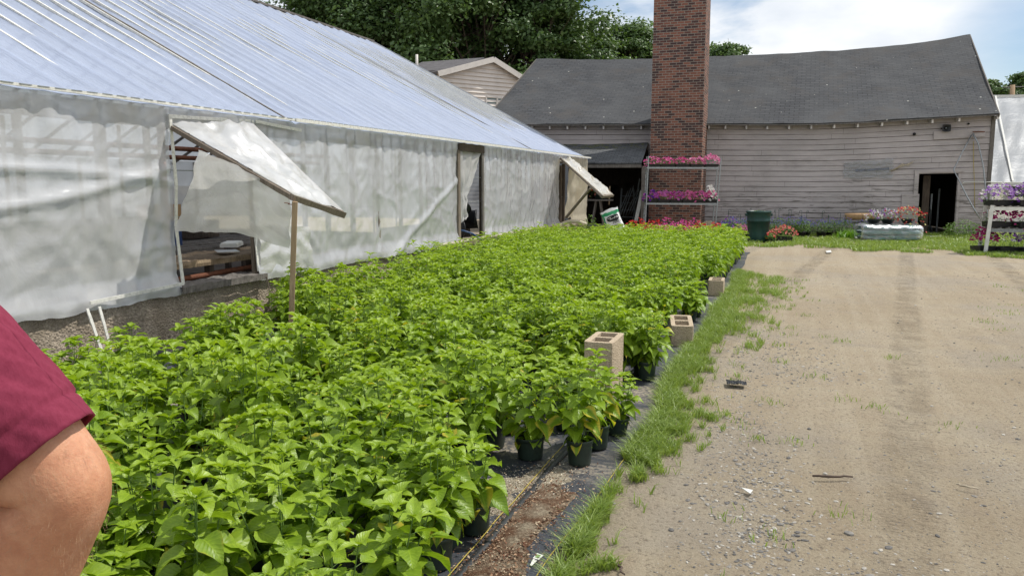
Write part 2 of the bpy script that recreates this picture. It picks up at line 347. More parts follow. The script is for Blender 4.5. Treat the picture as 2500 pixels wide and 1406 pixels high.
# spilt potting mix along the path beside the pots
t = NT('spilt_mix'); n = t.noise(70, 6, .8); n2 = t.noise(9, 4)
col = t.mix(t.ramp(n2, [(.4, 0.0), (.65, 1.0)]), t.ramp(n, [(.3, (.05, .028, .018)), (.55, (.16, .09, .055)), (.75, (.33, .23, .15))]), t.ramp(n, [(.3, (.12, .09, .06)), (.6, (.40, .34, .25))]))
M['mix'] = t.end(t.pr(col, 1, 0, t.bump(n, 1, .02), .1))
def blob(name, cx, cy, lx, ly, hgt, mat, seed, label, ang=0):
    g = Geo(); V = [(cx, cy, .008+hgt)]; Fq = []; NA = 40; NR = 9; ca, sa = math.cos(ang), math.sin(ang)
    for i in range(1, NR+1):
        for j in range(NA):
            a_ = 2*math.pi*j/NA; ex = 1 + .38*nz(math.cos(a_)*1.6+seed, math.sin(a_)*1.6, seed) + .16*nz(math.cos(a_)*7, math.sin(a_)*7, seed)
            rr = i/NR; x = math.cos(a_)*lx*ex*rr; y = math.sin(a_)*ly*ex*rr
            z = .006 + hgt*(1-rr**2)*(1+.5*nz(x*9, y*9, seed)) + (.004*nz(x*60, y*60) if rr < 1 else -.003)
            V.append((cx+x*ca-y*sa, cy+x*sa+y*ca, z))
    for j in range(NA): Fq.append([0, 1+j, 1+(j+1) % NA])
    for i in range(NR-1):
        for j in range(NA): Fq.append([1+i*NA+j, 1+(i+1)*NA+j, 1+(i+1)*NA+(j+1) % NA, 1+i*NA+(j+1) % NA])
    g.add(V, Fq); return kind(g.build(name, mat, smooth=True), 'stuff', label)
p = G(1290, 1270); blob('spilt_bark', p.x, p.y, .13, .52, .016, M['mix'], 3, 'brown bark and potting mix spilt on the black cloth', -.03)
p = G(1190, 1380); blob('spilt_bark', p.x+.03, p.y-.1, .14, .3, .014, M['mix'], 8, 'brown bark spilt at the near end of the cloth')
t = NT('spilt_perlite'); n = t.noise(90, 6, .8); M['perl'] = t.end(t.pr(t.ramp(n, [(.35, (.10, .08, .06)), (.5, (.36, .31, .23)), (.7, (.5, .45, .36))]), 1, 0, t.bump(n, 1, .015), .1))
for (px, py, lx, ly, sd_) in ((1330, 1170, .13, .16, 5), (1240, 1185, .12, .12, 11), (1210, 1235, .08, .16, 17)):
    p = G(px, py); blob('spilt_perlite', p.x, p.y, lx, ly, .006, M['perl'], sd_, 'pale perlite and sand spilt round the front pots')
def chips(name, centres, n, cols, size, label, seed):
    r2 = np.random.RandomState(seed); C_ = np.array(centres)[r2.randint(0, len(centres), n)]
    x = C_[:, 0] + r2.normal(size=n)*C_[:, 2]; y = C_[:, 1] + r2.normal(size=n)*C_[:, 3]; a = r2.uniform(0, 6.28, n); L = r2.uniform(.4, 1, n)**2*size; w_ = L*r2.uniform(.3, .8, n); z = .014 + r2.uniform(0, .006, n)
    tl = r2.uniform(-.5, .5, n)*L; ca, sa = np.cos(a), np.sin(a)
    V = np.stack([np.stack([x+ca*L*u-sa*w_*v, y+sa*L*u+ca*w_*v, z+tl*u+.3*w_*v], 1) for u, v in ((-1, -.4), (0, -1), (1, -.2), (.7, .8), (-.6, .9))], 1).reshape(-1, 3)
    ok = np.repeat(x < -.83, 5); cc = np.array(cols)[r2.randint(0, len(cols), n)]*r2.uniform(.6, 1.2, (n, 1)); keep = x < -.83
    g = Geo(); V = V[ok]; m = int(keep.sum()); g.add(V, np.arange(m*5).reshape(-1, 5), None, np.repeat(cc[keep], 5, 0)); return kind(g.build(name, M['chip']), 'stuff', label)
t = NT('chips'); M['chip'] = t.end(t.pr(t.attr(), .95, 0, None, .1))
p1, p2, p3, p4, p5, p6 = G(1290, 1270), G(1190, 1380), G(1330, 1170), G(1240, 1185), G(1210, 1235), G(1400, 1190)
chips('bark_chips', [(p1.x, p1.y, .07, .25), (p2.x+.03, p2.y-.1, .07, .15), (p1.x, p1.y, .12, .35)], 5200, [(.16, .08, .05), (.09, .045, .03), (.30, .19, .12), (.42, .33, .23)], .008, 'brown bark chips on the black cloth', 3)
chips('perlite_grains', [(p3.x, p3.y, .09, .12), (p4.x, p4.y, .10, .10), (p5.x, p5.y, .07, .12), (-1.5, 3.4, .3, .8)], 3400, [(.46, .40, .30), (.55, .5, .42), (.34, .27, .18)], .005, 'pale perlite grains on the black cloth', 4)
# ------------------------------------------------------------------ grass
def grass(name, spots, label, h=(.05, .12), seed=1, mat='grass', wid=(.0015, .0035)):
    rr = np.random.RandomState(seed); n = len(spots); S = np.array(spots)
    hh = rr.uniform(h[0], h[1], n)*S[:, 2]; a = rr.uniform(0, 2*math.pi, n); w_ = rr.uniform(wid[0], wid[1], n); ln = rr.uniform(.35, 1.7, n)*hh
    b = rr.uniform(0, 2*math.pi, n); dx, dy = np.cos(b)*ln, np.sin(b)*ln; cx, cy = np.cos(a)*w_, np.sin(a)*w_
    z0 = np.full(n, -.01); V = np.zeros((n, 5, 3)); x, y = S[:, 0], S[:, 1]
    V[:, 0] = np.stack([x-cx, y-cy, z0], 1); V[:, 1] = np.stack([x+cx, y+cy, z0], 1)
    V[:, 2] = np.stack([x+dx*.35+cx*.8, y+dy*.35+cy*.8, hh*.6], 1); V[:, 3] = np.stack([x+dx*.35-cx*.8, y+dy*.35-cy*.8, hh*.6], 1)
    V[:, 4] = np.stack([x+dx, y+dy, hh*(1-.25*rr.rand(n))], 1)
    base = (np.arange(n)*5)[:, None]; Fl = np.concatenate([base+np.array([[0, 1, 2, 3]])]).tolist() + (base+np.array([[3, 2, 4]])).tolist()
    g = Geo(); ti = np.repeat(np.stack([rr.rand(n), (rr.rand(n) > .93)*1.0, np.zeros(n)], 1), 5, 0)
    g.add(V.reshape(-1, 3), Fl, np.tile([[.4, 0], [.6, 0], [.6, .6], [.4, .6], [.5, 1]], (n, 1)), ti)
    o = g.build(name, M[mat], smooth=True); return kind(o, 'stuff', label)
rr = random.Random(4); sp_ = []
while len(sp_) < 42000:
    s = 1.6 + 12.6*rr.random()**1.25; e0 = edge_n(s) - .02
    wd = interp(s, [1.6, 2.8, 3.4, 4.2, 5.5, 8, 10, 12, 13.5, 14.2], [.20, .20, .17, .26, .42, .50, .72, .92, .80, .2])
    u = rr.random()**1.3; x = e0 + u*wd*1.25 + interp(s, [2.4, 3.0, 3.8, 4.4], [.10, .07, .03, 0])
    dn = nz(x*3, s*2.2, 2)*.9 + nz(x*11, s*9, 4)*1.3 + .70 - u*1.05
    if s < 3.9 and u > .15: dn -= .30
    dn -= .12
    if rr.random() < dn: sp_.append((x, s, 1.15-.55*u))
grass('grass', sp_, 'bright green grass strip between the black cloth and the sandy yard', (.03, .085))
sp_ = []
for k in range(45):                                            # tufts straying into the sand
    s = rr.uniform(2.2, 14); x = edge_n(s) + .35 + abs(rr.gauss(0, .45))
    for j in range(rr.randint(10, 30)): sp_.append((x+rr.gauss(0, .05), s+rr.gauss(0, .05), .5))
for k in range(40):
    f = rr.uniform(3.2, 12) ; r_ = f*rr.uniform(.56, .72)
    if nz(r_*1.1, f*1.1, 9) < -.02: continue
    p = CF(r_, f)
    for j in range(rr.randint(12, 34)): sp_.append((p.x+rr.gauss(0, .09), p.y+rr.gauss(0, .06), .28))
grass('grass_tufts', sp_, 'thin grass tufts scattered over the sandy yard', (.03, .08), 7)
sp_ = []
while len(sp_) < 34000:                                         # grass verge in front of the barn
    px = rr.uniform(1760, 2560); f = rr.uniform(15.8, 24.3); r_ = (px-1250)/F*f
    near = interp(px, [1760, 1830, 1960, 2060, 2120, 2300, 2380, 2560], [20.0, 19.4, 19.8, 18.6, 18.2, 18.2, 17.0, 16.4]); p = CF(r_, f)
    if f < near - .2 + nz(p.x*1.4, p.y*1.4, 4)*1.5: continue
    if rr.random() > .46 + nz(p.x*2.2, p.y*2.2, 6)*.9: continue
    sp_.append((p.x, p.y, .8))
grass('grass_verge', sp_, 'patchy green grass verge in front of the barn', (.04, .11), 9, wid=(.006, .011))
# weeds growing up at the barn door
# ------------------------------------------------------------------ stones
t = NT('grey_stone'); n = t.noise(12, 5); M['stone'] = t.end(t.pr(t.mix(t.attr(), (.12, .115, .11), (.46, .43, .38)), .9, 0, t.bump(n, .5, .01), .2))
def stones(name, spots, label, seed):
    r2 = random.Random(seed); g = Geo()
    ico = [(0, 0, 1)] + [(math.cos(i*1.2566)*.9, math.sin(i*1.2566)*.9, .35) for i in range(5)] + [(math.cos(i*1.2566+.63)*.9, math.sin(i*1.2566+.63)*.9, -.5) for i in range(5)]
    fc = [[0, 1+i, 1+(i+1) % 5] for i in range(5)] + [[1+i, 6+i, 1+(i+1) % 5] for i in range(5)] + [[6+i, 6+(i+1) % 5, 1+(i+1) % 5] for i in range(5)]
    for x, y, s in spots:
        a_ = r2.uniform(0, 6.3); ca, sa = math.cos(a_), math.sin(a_); ax, ay, az = s*r2.uniform(.8, 1.5), s*r2.uniform(.6, 1), s*r2.uniform(.35, .6)
        V = [(x+(vx*ax*ca-vy*ay*sa)*r2.uniform(.85, 1.15), y+(vx*ax*sa+vy*ay*ca), gh(x, y)+.25*az+vz*az) for vx, vy, vz in ico]
        g.add(V, fc, None, tuple([r2.random()**1.5]*3))
    return g.build(name, M['stone'])
r2 = random.Random(5); sp_ = []
def yard(px, py): return G(px, py)
for k in range(19000):
    f = 2.9 + 13*r2.random()**1.6; r_ = f*r2.uniform(.02, .66); p = CF(r_, f)
    if p.x < -.45: continue
    dn = .22 + max(0, nz(p.x*.9, p.y*.55, 11))*1.6
    if r2.random() < dn: sp_.append((p.x, p.y, r2.uniform(.0014, .005)*(1+r2.random()**8*2.6)))
for (px, py, sx, sy, n) in ((1880, 1290, 60, 40, 240), (1830, 1340, 70, 50, 220), (1900, 880, 70, 30, 260), (1850, 830, 50, 30, 160), (1880, 1170, 50, 25, 130), (2010, 910, 80, 20, 120), (2060, 1380, 90, 30, 70), (1800, 1000, 60, 60, 500), (1900, 870, 90, 40, 500), (1830, 1150, 70, 60, 400)):
    for k in range(n): p = G(r2.gauss(px, sx), max(760, r2.gauss(py, sy))); sp_.append((p.x, p.y, r2.uniform(.002, .009)*(1+r2.random()**5)))
kind(stones('gravel', sp_, '', 3), 'stuff', 'loose grey gravel scattered over the sandy yard')
rocks = [(2073, 1296, .020, 'dark angular stone alone on the sand'), (1935, 1338, .016, 'pale round stone beside the gravel patch'), (2015, 1150, .016, 'pale flat stone just behind the fallen dark stick'),
 (1866, 934, .017, 'grey stone beyond the crushed black scrap on the sand'), (1630, 1082, .018, 'pale pebble lying in the edge of the grass strip'), (1497, 1222, .014, 'pale pebble where the cloth meets the grass'), (1978, 1212, .017, 'flat grey stone nearer than the fallen dark stick'),
 (2170, 1328, .017, 'low brown stone among the near gravel'), (2450, 1056, .015, 'lone grey stone by the sparse grass tufts'), (1777, 914, .013, 'small dark stone just above the crushed black scrap'), (2110, 930, .012, 'flat dark stone far out on the sand')]
for k, (px, py, s, lb) in enumerate(rocks):
    p = G(px, py); tag(stones('stone', [(p.x, p.y, s)], '', 20+k), lb, 'stone', 'larger stones on the yard')
def stick(name, a, b, r, lb, mat, wob=.02, cat='stick'):
    a = G(*a); b = G(*b); pts = [lerp(a, b, k/7) + Vector((nz(k*.7, r*90)*wob, nz(k*.7, 5)*wob, r*1.2+.002+abs(nz(k, 3))*.004)) for k in range(8)]
    g = Geo(); g.tube(pts, [r*(1-.6*abs(k/7-.4)) for k in range(8)], 6); return tag(g.build(name, M[mat], smooth=True), lb, cat)
stick('fallen_stick', (1985, 1166), (2078, 1168), .007, 'dark brown stick lying across the wheel tracks', 'twig')
stick('fallen_stick', (2335, 1185), (2385, 1196), .005, 'pale bleached stick on the sand near the grass tufts', 'pale_twig')
stick('fallen_stick', (1512, 1375), (1520, 1406), .005, 'short brown twig by the edge of the near grass', 'twig')
stick('fallen_stick', (1345, 1238), (1385, 1222), .004, 'reddish twig lying on the spilt bark', 'rust')
stick('twine', (1955, 583), (2010, 572), .008, 'grey branch end poking from the grass by the wrapped sacks', 'twig')
# yellow seam cords and the black irrigation tape
def run(name, s0, s1, nf, z, r, mat, lb, cat, seg=6, n=60, flat=None):
    g = Geo(); pts = [Vector((nf(lerp(s0, s1, k/n)), lerp(s0, s1, k/n), z + .003*nz(k*.4, 2))) for k in range(n+1)]
    if flat: 
        V = []
        for p_ in pts: V += [(p_.x-flat, p_.y, p_.z), (p_.x-flat*.5, p_.y, p_.z+.008), (p_.x+flat*.5, p_.y, p_.z+.010), (p_.x+flat, p_.y, p_.z)]
        g.add(V, [[i*4+j, i*4+j+1, i*4+5+j, i*4+4+j] for i in range(n) for j in range(3)])
    else: g.tube(pts, r, seg)
    return tag(g.build(name, M[mat], smooth=True), lb, cat)
run('yellow_cord', 1.4, 5.6, lambda s: edge_n(s)-.012, .013, .0026, 'yellow_cord', 'yellow seam cord along the outer edge of the black cloth', 'cord', n=120)
run('yellow_cord', 1.4, 4.3, lambda s: -1.172+.01*nz(s*3, 1), .022, .0024, 'yellow_cord', 'yellow cord running against the flat black irrigation tape', 'cord', n=90)
run('irrigation_tape', 1.4, 6.6, lambda s: -1.14+.012*nz(s*2, 8), .010, 0, 'drip', 'flat black irrigation tape running between the pots and the spilt bark', 'irrigation tape', flat=.019, n=90)
for k, (xx, lb) in enumerate(((-2.45, 'yellow cord on the cloth between the pots of the nearest rows'), (-1.95, 'yellow cord glimpsed between pots at the near edge of the bed'))):
    g = Geo(); g.tube([(xx+.5*j/20, 2.0+1.1*j/20+.02*nz(j*.5), .014) for j in range(21)], .0024, 5); tag(g.build('yellow_cord', M['yellow_cord'], smooth=True), lb, 'cord')
# litter
g = Geo(); a, b, c_, d_ = G(1309, 1357), G(1327, 1362), G(1318, 1388), G(1294, 1388); up = Vector((0, 0, .012))
def flat_tag(name, poly, th, mat, lb, cat, lift=.012):
    g = Geo(); n = len(poly); top = [tuple(p_ + Vector((0, 0, lift+th))) for p_ in poly]; bot = [tuple(p_ + Vector((0, 0, lift))) for p_ in poly]
    g.add(top+bot, [list(range(n)), list(range(2*n-1, n-1, -1))] + [[i, n+i, n+(i+1) % n, (i+1) % n] for i in range(n)]); return g
root = thing('plant_tag', 'white plastic plant tag with green print lying on the black cloth', 'plant tag', G(1310, 1375, 0))
flat_tag('t', [G(1311, 1357), G(1327, 1362), G(1315, 1374), G(1301, 1369)], .002, None, '', '').build('tag_head', M['white_pl'], root)
flat_tag('t', [G(1301.5, 1370), G(1311.5, 1374.5), G(1298, 1388), G(1294, 1386)], .0015, None, '', '').build('tag_stem', M['white_pl'], root)
M['print_green'] = plain('green_print', (.20, .34, .12), .5)
flat_tag('t', [G(1312, 1360), G(1321, 1363), G(1314, 1370), G(1306, 1367.5)], .0006, None, '', '', .0145).build('printed_panel', M['print_green'], root)
g = Geo()
for k in range(6):
    g = Geo(); y0 = 1376+k*2.0; x0 = 1309-k*2.0; g.beam(G(x0-3.2, y0-1.6, .0148), G(x0+2.2, y0+.8, .0148), .0011, .0006); g.build('printed_line', M['black'], root)
for (px, py, L) in ((1316, 1359.6, 4), (1319, 1367, 3), (1308, 1365.6, 2.5), (1313, 1365, 2)): g = Geo(); g.beam(G(px-L, py-L*.3, .0158), G(px+L, py+L*.35, .0158), .0018, .0006); g.build('printed_line', M['black'], root)
tag(flat_tag('t', [G(1810, 1193), G(1838, 1199), G(1831, 1207)], .004, None, '', '', .004).build('plastic_shard', M['white_pl']), 'white triangular plastic shard lying on the sand', 'plastic shard')
g = Geo(); r2 = random.Random(8)                               # crushed black tray scrap
def scr(u, v): p_ = lerp(lerp(G(1772, 931), G(1822, 936), u), lerp(G(1775, 942), G(1823, 944), u), v); return (p_.x, p_.y, .012 + .02*abs(nz(u*9, v*5, 1)))
g.grid(scr, 22, 8); tag(g.build('crushed_tray', M['black'], solid=.002), 'crushed black plastic tray scrap lying on the sand', 'plastic tray')
tag(flat_tag('t', [G(2016, 614), G(2028, 612), G(2030, 617), G(2018, 618)], .01, None, '', '', .004).build('paper_scrap', M['white_pl']), 'small white scrap on the sand before the wrapped sacks', 'scrap')
# ------------------------------------------------------------------ cinder blocks
t = NT('concrete'); n = t.noise(55, 5, .7); n2 = t.noise(5, 4); v_ = t.vor(90)
M['block'] = t.end(t.pr(t.mix(t.ramp(n2, [(.35, 0.0), (.7, 1.0)]), t.ramp(n, [(.3, (.36, .285, .20)), (.65, (.53, .435, .32))]), t.ramp(n, [(.3, (.30, .24, .165)), (.65, (.47, .385, .275))])), .95, 0, t.bump(t.math('ADD', n, v_), .7, .008), .2))
def block(loc, rz, label, rx=0):
    """two-cored concrete block 0.19 x 0.39 x 0.19, cores upright"""
    root = thing('cinder_block', label, 'cinder block', loc, 'cinder blocks along the bed edge')
    g = Geo(); X, Y, Z = .103, .20, .208; hx = .062; ys_ = [-Y, -Y+.035, -.017, .017, Y-.035, Y]; xs_ = [-X, -hx, hx, X]
    def P(i, j, z): 
        e = .006 if (i in (0, 3) and j in (0, 5)) else 0
        return (xs_[i] - math.copysign(e, xs_[i]), ys_[j] - math.copysign(e, ys_[j]), z)
    V = []; idx = {}
    for z in (0, 1):
        for i in range(4):
            for j in range(6): idx[i, j, z] = len(V); V.append(P(i, j, z*Z))
    Fq = []; holes = {(1, 1), (1, 3)}
    for i in range(3):
        for j in range(5):
            if (i, j) in holes:
                for (a1, b1, a2, b2) in ((i, j, i+1, j), (i+1, j, i+1, j+1), (i+1, j+1, i, j+1), (i, j+1, i, j)):
                    Fq.append([idx[a1, b1, 1], idx[a2, b2, 1], idx[a2, b2, 0], idx[a1, b1, 0]])
            else:
                Fq.append([idx[i, j, 1], idx[i+1, j, 1], idx[i+1, j+1, 1], idx[i, j+1, 1]]); Fq.append([idx[i, j, 0], idx[i, j+1, 0], idx[i+1, j+1, 0], idx[i+1, j, 0]])
    for i in range(3):
        for j in (0, 5): q = [idx[i, j, 0], idx[i+1, j, 0], idx[i+1, j, 1], idx[i, j, 1]]; Fq.append(q if j == 0 else q[::-1])
    for j in range(5):
        for i in (0, 3): q = [idx[i, j, 0], idx[i, j+1, 0], idx[i, j+1, 1], idx[i, j, 1]]; Fq.append(q[::-1] if i == 0 else q)
    m = Matrix.Rotation(rz, 3, 'Z') @ Matrix.Rotation(rx, 3, 'X'); g.add([list(Vector(loc) + m @ Vector(v)) for v in V], Fq)
    o = g.build('block_body', M['block'], root); b_ = o.modifiers.new('worn_edges', 'BEVEL'); b_.width = .004; b_.segments = 2; return root
p = G(1472, 968); RZ = -.02
block((p.x, p.y, .012), RZ, 'pale cinder block at the bottom of the stacked pair in the bed')
block((p.x+.004, p.y+.006, .222), RZ+.02, 'pale two-cored cinder block standing on top of another')
p = G(1660, 838); block((p.x, p.y+.05, .01), .18, 'tilted cinder block half hidden by shrubs on the cloth edge', .1)
p = G(1746, 722); block((p.x, p.y+.15, .005), .04, 'single darker cinder block far along the cloth edge')
# ------------------------------------------------------------------ potted shrubs
def leaf_template(hd=True):
    """ovate pointed leaf, 1 long along +Y, folded at the midrib, tip drooping"""
    T = [0, .06, .18, .36, .56, .76, .9, 1] if hd else [0, .2, .55, 1]
    Wd = [.20, .56, .74, .74, .60, .34, .13, .0] if hd else [.2, .66, .56, .0]
    A = [-1, -.5, 0, .5, 1] if hd else [-1, 0, 1]
    V = []; U = []
    for t_, w_ in zip(T, Wd):
        for a_ in A:
            w2 = w_/2*(1 + (.05*math.sin(t_*38) if abs(a_) == 1 and 0 < t_ < 1 else 0))
            V.append((a_*w2, t_ - (.07*abs(a_)*(1 if t_ < .05 else 0)), abs(a_)**1.4*w_*.22 + .05*math.sin(t_*9+a_*2)*abs(a_))); U.append((.5+a_*.5*min(1, w_/.5), t_))
    k = len(A); Fq = [[i*k+j, i*k+j+1, (i+1)*k+j+1, (i+1)*k+j] for i in range(len(T)-1) for j in range(k-1)]
    return np.array(V), np.array(Fq), np.array(U)
LT = {True: leaf_template(True), False: leaf_template(False)}
def add_leaf(g, base, dirv, L, droop, tint, hd, roll=0.0, wide=1.0):
    V, Fq, U = LT[hd]; d = Vector(dirv).normalized(); sidev = d.cross(Vector((0, 0, 1)))
    if sidev.length < .05: sidev = Vector((1, 0, 0))
    sidev.normalize(); up = sidev.cross(d).normalized()
    if roll: q = Matrix.Rotation(roll, 3, d); sidev = q @ sidev; up = q @ up
    y = V[:, 1]; W = V.copy(); ang = droop*y                       # bend downwards along the length
    yy = np.where(np.abs(droop) < 1e-3, y, np.sin(ang)/droop if abs(droop) > 1e-3 else y); zz = -(1-np.cos(ang))/(droop if abs(droop) > 1e-3 else 1)
    W[:, 1] = yy; W[:, 2] = V[:, 2] + zz
    m = np.array([sidev*(L*wide), d*L, up*L]); P_ = W @ m + np.array(base)
    g.add(P_, Fq, U, tint)
def shrub(rr, hd=True, H=.42, spread=.13, leafL=.078, nst=4, pale=.5, pointy=False):
    gs, gl = Geo(), Geo()
    for s in range(nst):
        a0 = 2*math.pi*(s + rr.uniform(-.25, .25))/nst; lean = spread*rr.uniform(.55, 1.15)*(0 if s == nst-1 and nst > 3 else 1)
        h = H*rr.uniform(.72, 1.0) if s < nst-1 else H*rr.uniform(.92, 1.1)
        tip = Vector((math.cos(a0)*lean, math.sin(a0)*lean, h)); base = Vector((math.cos(a0)*.012, math.sin(a0)*.012, 0))
        cur = Vector((math.cos(a0)*lean*.62, math.sin(a0)*lean*.62, h*.38))
        B = lambda u: base*(1-u)**2 + cur*2*u*(1-u) + tip*u*u
        npt = 7 if hd else 3; gs.tube([B(k/(npt-1)) for k in range(npt)], [.0042-.0022*k/(npt-1) for k in range(npt)], 5 if hd else 3, False)
        nodes = 7 if hd else 5
        for k in range(nodes):
            u = .08 + .86*(k/(nodes-1))**.9; c = B(u); rot = (k % 2)*math.pi/2 + rr.uniform(-.35, .35) + s
            sz = leafL*(.72 + .55*math.sin(math.pi*min(1, u*1.02)**.8))*rr.uniform(.82, 1.15)*(1 if u < .8 else .85)
            for q in (0, 1):
                if rr.random() < .07: continue
                b = rot + q*math.pi; el = lerp(-.15, .30, u) + rr.uniform(-.25, .25)
                d = Vector((math.cos(b)*math.cos(el), math.sin(b)*math.cos(el), math.sin(el))); pet = sz*rr.uniform(.25, .5)
                pe = c + d*pet + Vector((0, 0, .10*pet))
                if hd: gs.tube([c, pe], [.0015, .0011], 3, False)
                old = max(0, .55-u); ye = rr.random() < (.03 + .30*old*old*2)
                ti = (min(1, max(0, pale*u*1.1 + rr.uniform(-.15, .3))), (1.1 if ye else rr.uniform(.0, .62)), 0)
                add_leaf(gl, pe, d + Vector((0, 0, -.10-.25*(1-u))), sz, rr.uniform(.35, 1.1), ti, hd, rr.uniform(-.45, .45), .78 if pointy else 1.02)
            if hd and rr.random() < .42 and .2 < u < .85:            # small side shoot
                b = rot + math.pi/2 + rr.uniform(-.3, .3)
                for q in range(3):
                    e = b + (q-1)*.9; d = Vector((math.cos(e), math.sin(e), .55)); add_leaf(gl, c + d*.016, d, sz*rr.uniform(.35, .6), .6, (rr.uniform(.5, 1), rr.uniform(0, .4), 0), hd)
        for k in range(5 if hd else 3):                              # rosette of young leaves at the tip
            b = k*2*math.pi/5*2 + rr.uniform(-.3, .3); el = rr.uniform(.25, .85); d = Vector((math.cos(b)*math.cos(el), math.sin(b)*math.cos(el), math.sin(el)))
            add_leaf(gl, tip + d*.006 + Vector((0, 0, -.004*k)), d, leafL*rr.uniform(.55, .95), rr.uniform(.5, 1.2), (rr.uniform(.6, 1), rr.uniform(0, .45), 0), hd, 0, .66)
    return gs, gl
def pot_geo(r=.084, h=.152, seg=28):
    g = Geo(); g.lathe([(0, .004), (r*.76, .004), (r*.78, 0), (r*.80, .004), (r*.94, h-.026), (r*.945, h-.024), (r*1.0, h-.022), (r*1.02, h-.003), (r*1.015, h), (r*.97, h), (r*.94, h-.02), (r*.90, h-.04)], seg=seg); return g
protos = []; _b0 = D(708, 860, 6.80); r0 = random.Random(31)
for i in range(11):
    root = thing('potted_shrub', '', 'potted plant', (0, 0, 0)); rr = random.Random(100+i)
    pot_geo().build('pot', M['pot'], root, True)
    g = Geo(); NA = 20; V = [(0, 0, .125)]; [V.append((math.cos(j*2*math.pi/NA)*rx, math.sin(j*2*math.pi/NA)*rx, .120+.006*nz(j, rx*40, i))) for rx in (.04, .0755) for j in range(NA)]
    g.add(V, [[0, 1+j, 1+(j+1) % NA] for j in range(NA)] + [[1+j, 1+NA+j, 1+NA+(j+1) % NA, 1+(j+1) % NA] for j in range(NA)]); g.build('soil', M['soil'], root, True)
    gs, gl = shrub(rr, True, H=[.38, .44, .35, .41, .47, .37, .43, .36, .45, .40, .39][i], spread=.125, leafL=[.096, .088, .10, .084, .096, .104, .09, .098, .086, .094, .098][i], nst=[4, 5, 4, 5, 4, 5, 4, 4, 5, 5, 4][i])
    for q in (gs, gl):
        for a_ in q.v: a_[:, 2] += .122
    gs.build('stem', M['stem'], root, True); gl.build('foliage', M['leaf'], root, True)
    protos.append(root)
# where they stand: rows 0.27 m apart along the bed
spots = []; r1 = random.Random(77)
xcols = [-1.27 - .275*k for k in range(15)]
def is_free(x, y):
    for (px, py, rad) in FREE:
        if (x-px)**2 + (y-py)**2 < rad*rad: return False
    return True
pb2 = G(1668, 838); pb3 = G(1746, 722); post_xy = WX(708, 874, 0) if False else None
pb = G(1474, 962); FREE = [(pb.x, pb.y, .26), (pb2.x, pb2.y, .2), (pb3.x, pb3.y+.15, .2), (_b0.x, _b0.y, .25), (_b0.x+.18, _b0.y-.32, .24), (_b0.x+.34, _b0.y-.62, .18)] + [(q.x, q.y, .17) for q in (G(250, 1260), G(430, 1320), G(1010, 770), G(240, 960))]
row = 0; y = 1.45
while y < 17.9:
    for k, x in enumerate(xcols):
        xx = x + r1.uniform(-.055, .055); yy = y + r1.uniform(-.055, .055) + (.13 if k % 2 else 0)
        if xx < -4.86 and y < 7: continue
        if r1.random() < .025 and y > 5: continue
        if (3.12 < yy < 3.78 and xx > -1.45) or (yy < 2.95 and xx > -1.22) or (y < 6.5 and xx < -4.6): continue
        if pb.y-.62 < yy < pb.y+.3 and abs(xx-pb.x+.03) < .24: continue
        if r1.random() < (.13 if y < 7 else .07): continue
        if is_free(xx, yy): spots.append((xx, yy))
    if y > 4.0:
        xx = -1.0 + r1.uniform(-.03, .03)
        yy = y + r1.uniform(-.03, .03)
        if is_free(xx, yy) and not (pb.y-.55 < yy < pb.y+.3) and not (4.72 < yy < 5.75) and not (6.3 < yy < 8.6) and not (9.6 < yy < 11.6): spots.append((xx, yy))
    y += .285; row += 1
spots = [(x, y) for x, y in spots if not (3.5 < y < 4.22 and x > -1.16)]
sp_ = [(.36, 4.05)]
for px, py in ((1415, 1135),): p = G(px, py); spots.append((p.x, p.y))
for q in ((970, 1398), (1064, 1384), (1506, 1062), (1295, 1120), (1160, 1300)): p = G(*q); spots.insert(0, (p.x, p.y))
# keep only what the camera could see (in frame, with a margin)
def screen(p):
    v = Vector(p) - Vector((0, 0, HC)); r_ = v.x*RT[0] + v.y*RT[1]; f = v.x*FW[0] + v.y*FW[1]; z = v.z
    fz = f*math.cos(PITCH) - z*math.sin(PITCH); uz = f*math.sin(PITCH) + z*math.cos(PITCH)
    return (1250 + F*r_/fz, 703 - F*uz/fz, fz) if fz > .05 else (1e6, 1e6, fz)
vis = []; seen = set()
for (x, y) in spots:
    if any((x-a_)**2 + (y-b_)**2 < .15**2 for a_, b_ in vis): continue
    s = screen((x, y, .45))
    if s[2] > .4 and -260 < s[0] < 2760 and s[1] < 1650: vis.append((x, y))
vis.sort(key=lambda p: screen((p[0], p[1], .3))[2])
near, far = vis[:298], vis[298:]
special = [((1415, 1135), 'leafy shrub at the bed corner, its whole green pot standing on bare cloth'), ((1295, 1120), 'shrub just inside the bed corner, its pot open to view beside the irrigation tape'),
 ((1160, 1300), 'leafy shrub whose pot stands nearest the brown bark spilt by the tape'), ((970, 1400), 'lush shrub in the lowest pot of the bed in view'),
 ((1570, 915), 'potted shrub standing alone at the cloth edge just past the stacked cinder blocks')]
used = {}
for (pp, lb) in special:
    q = G(*pp); best = min(range(len(near)), key=lambda i: (near[i][0]-q.x)**2 + (near[i][1]-q.y)**2 + (9 if i in used else 0)); used[best] = lb; near[best] = (q.x, q.y)
inst = []
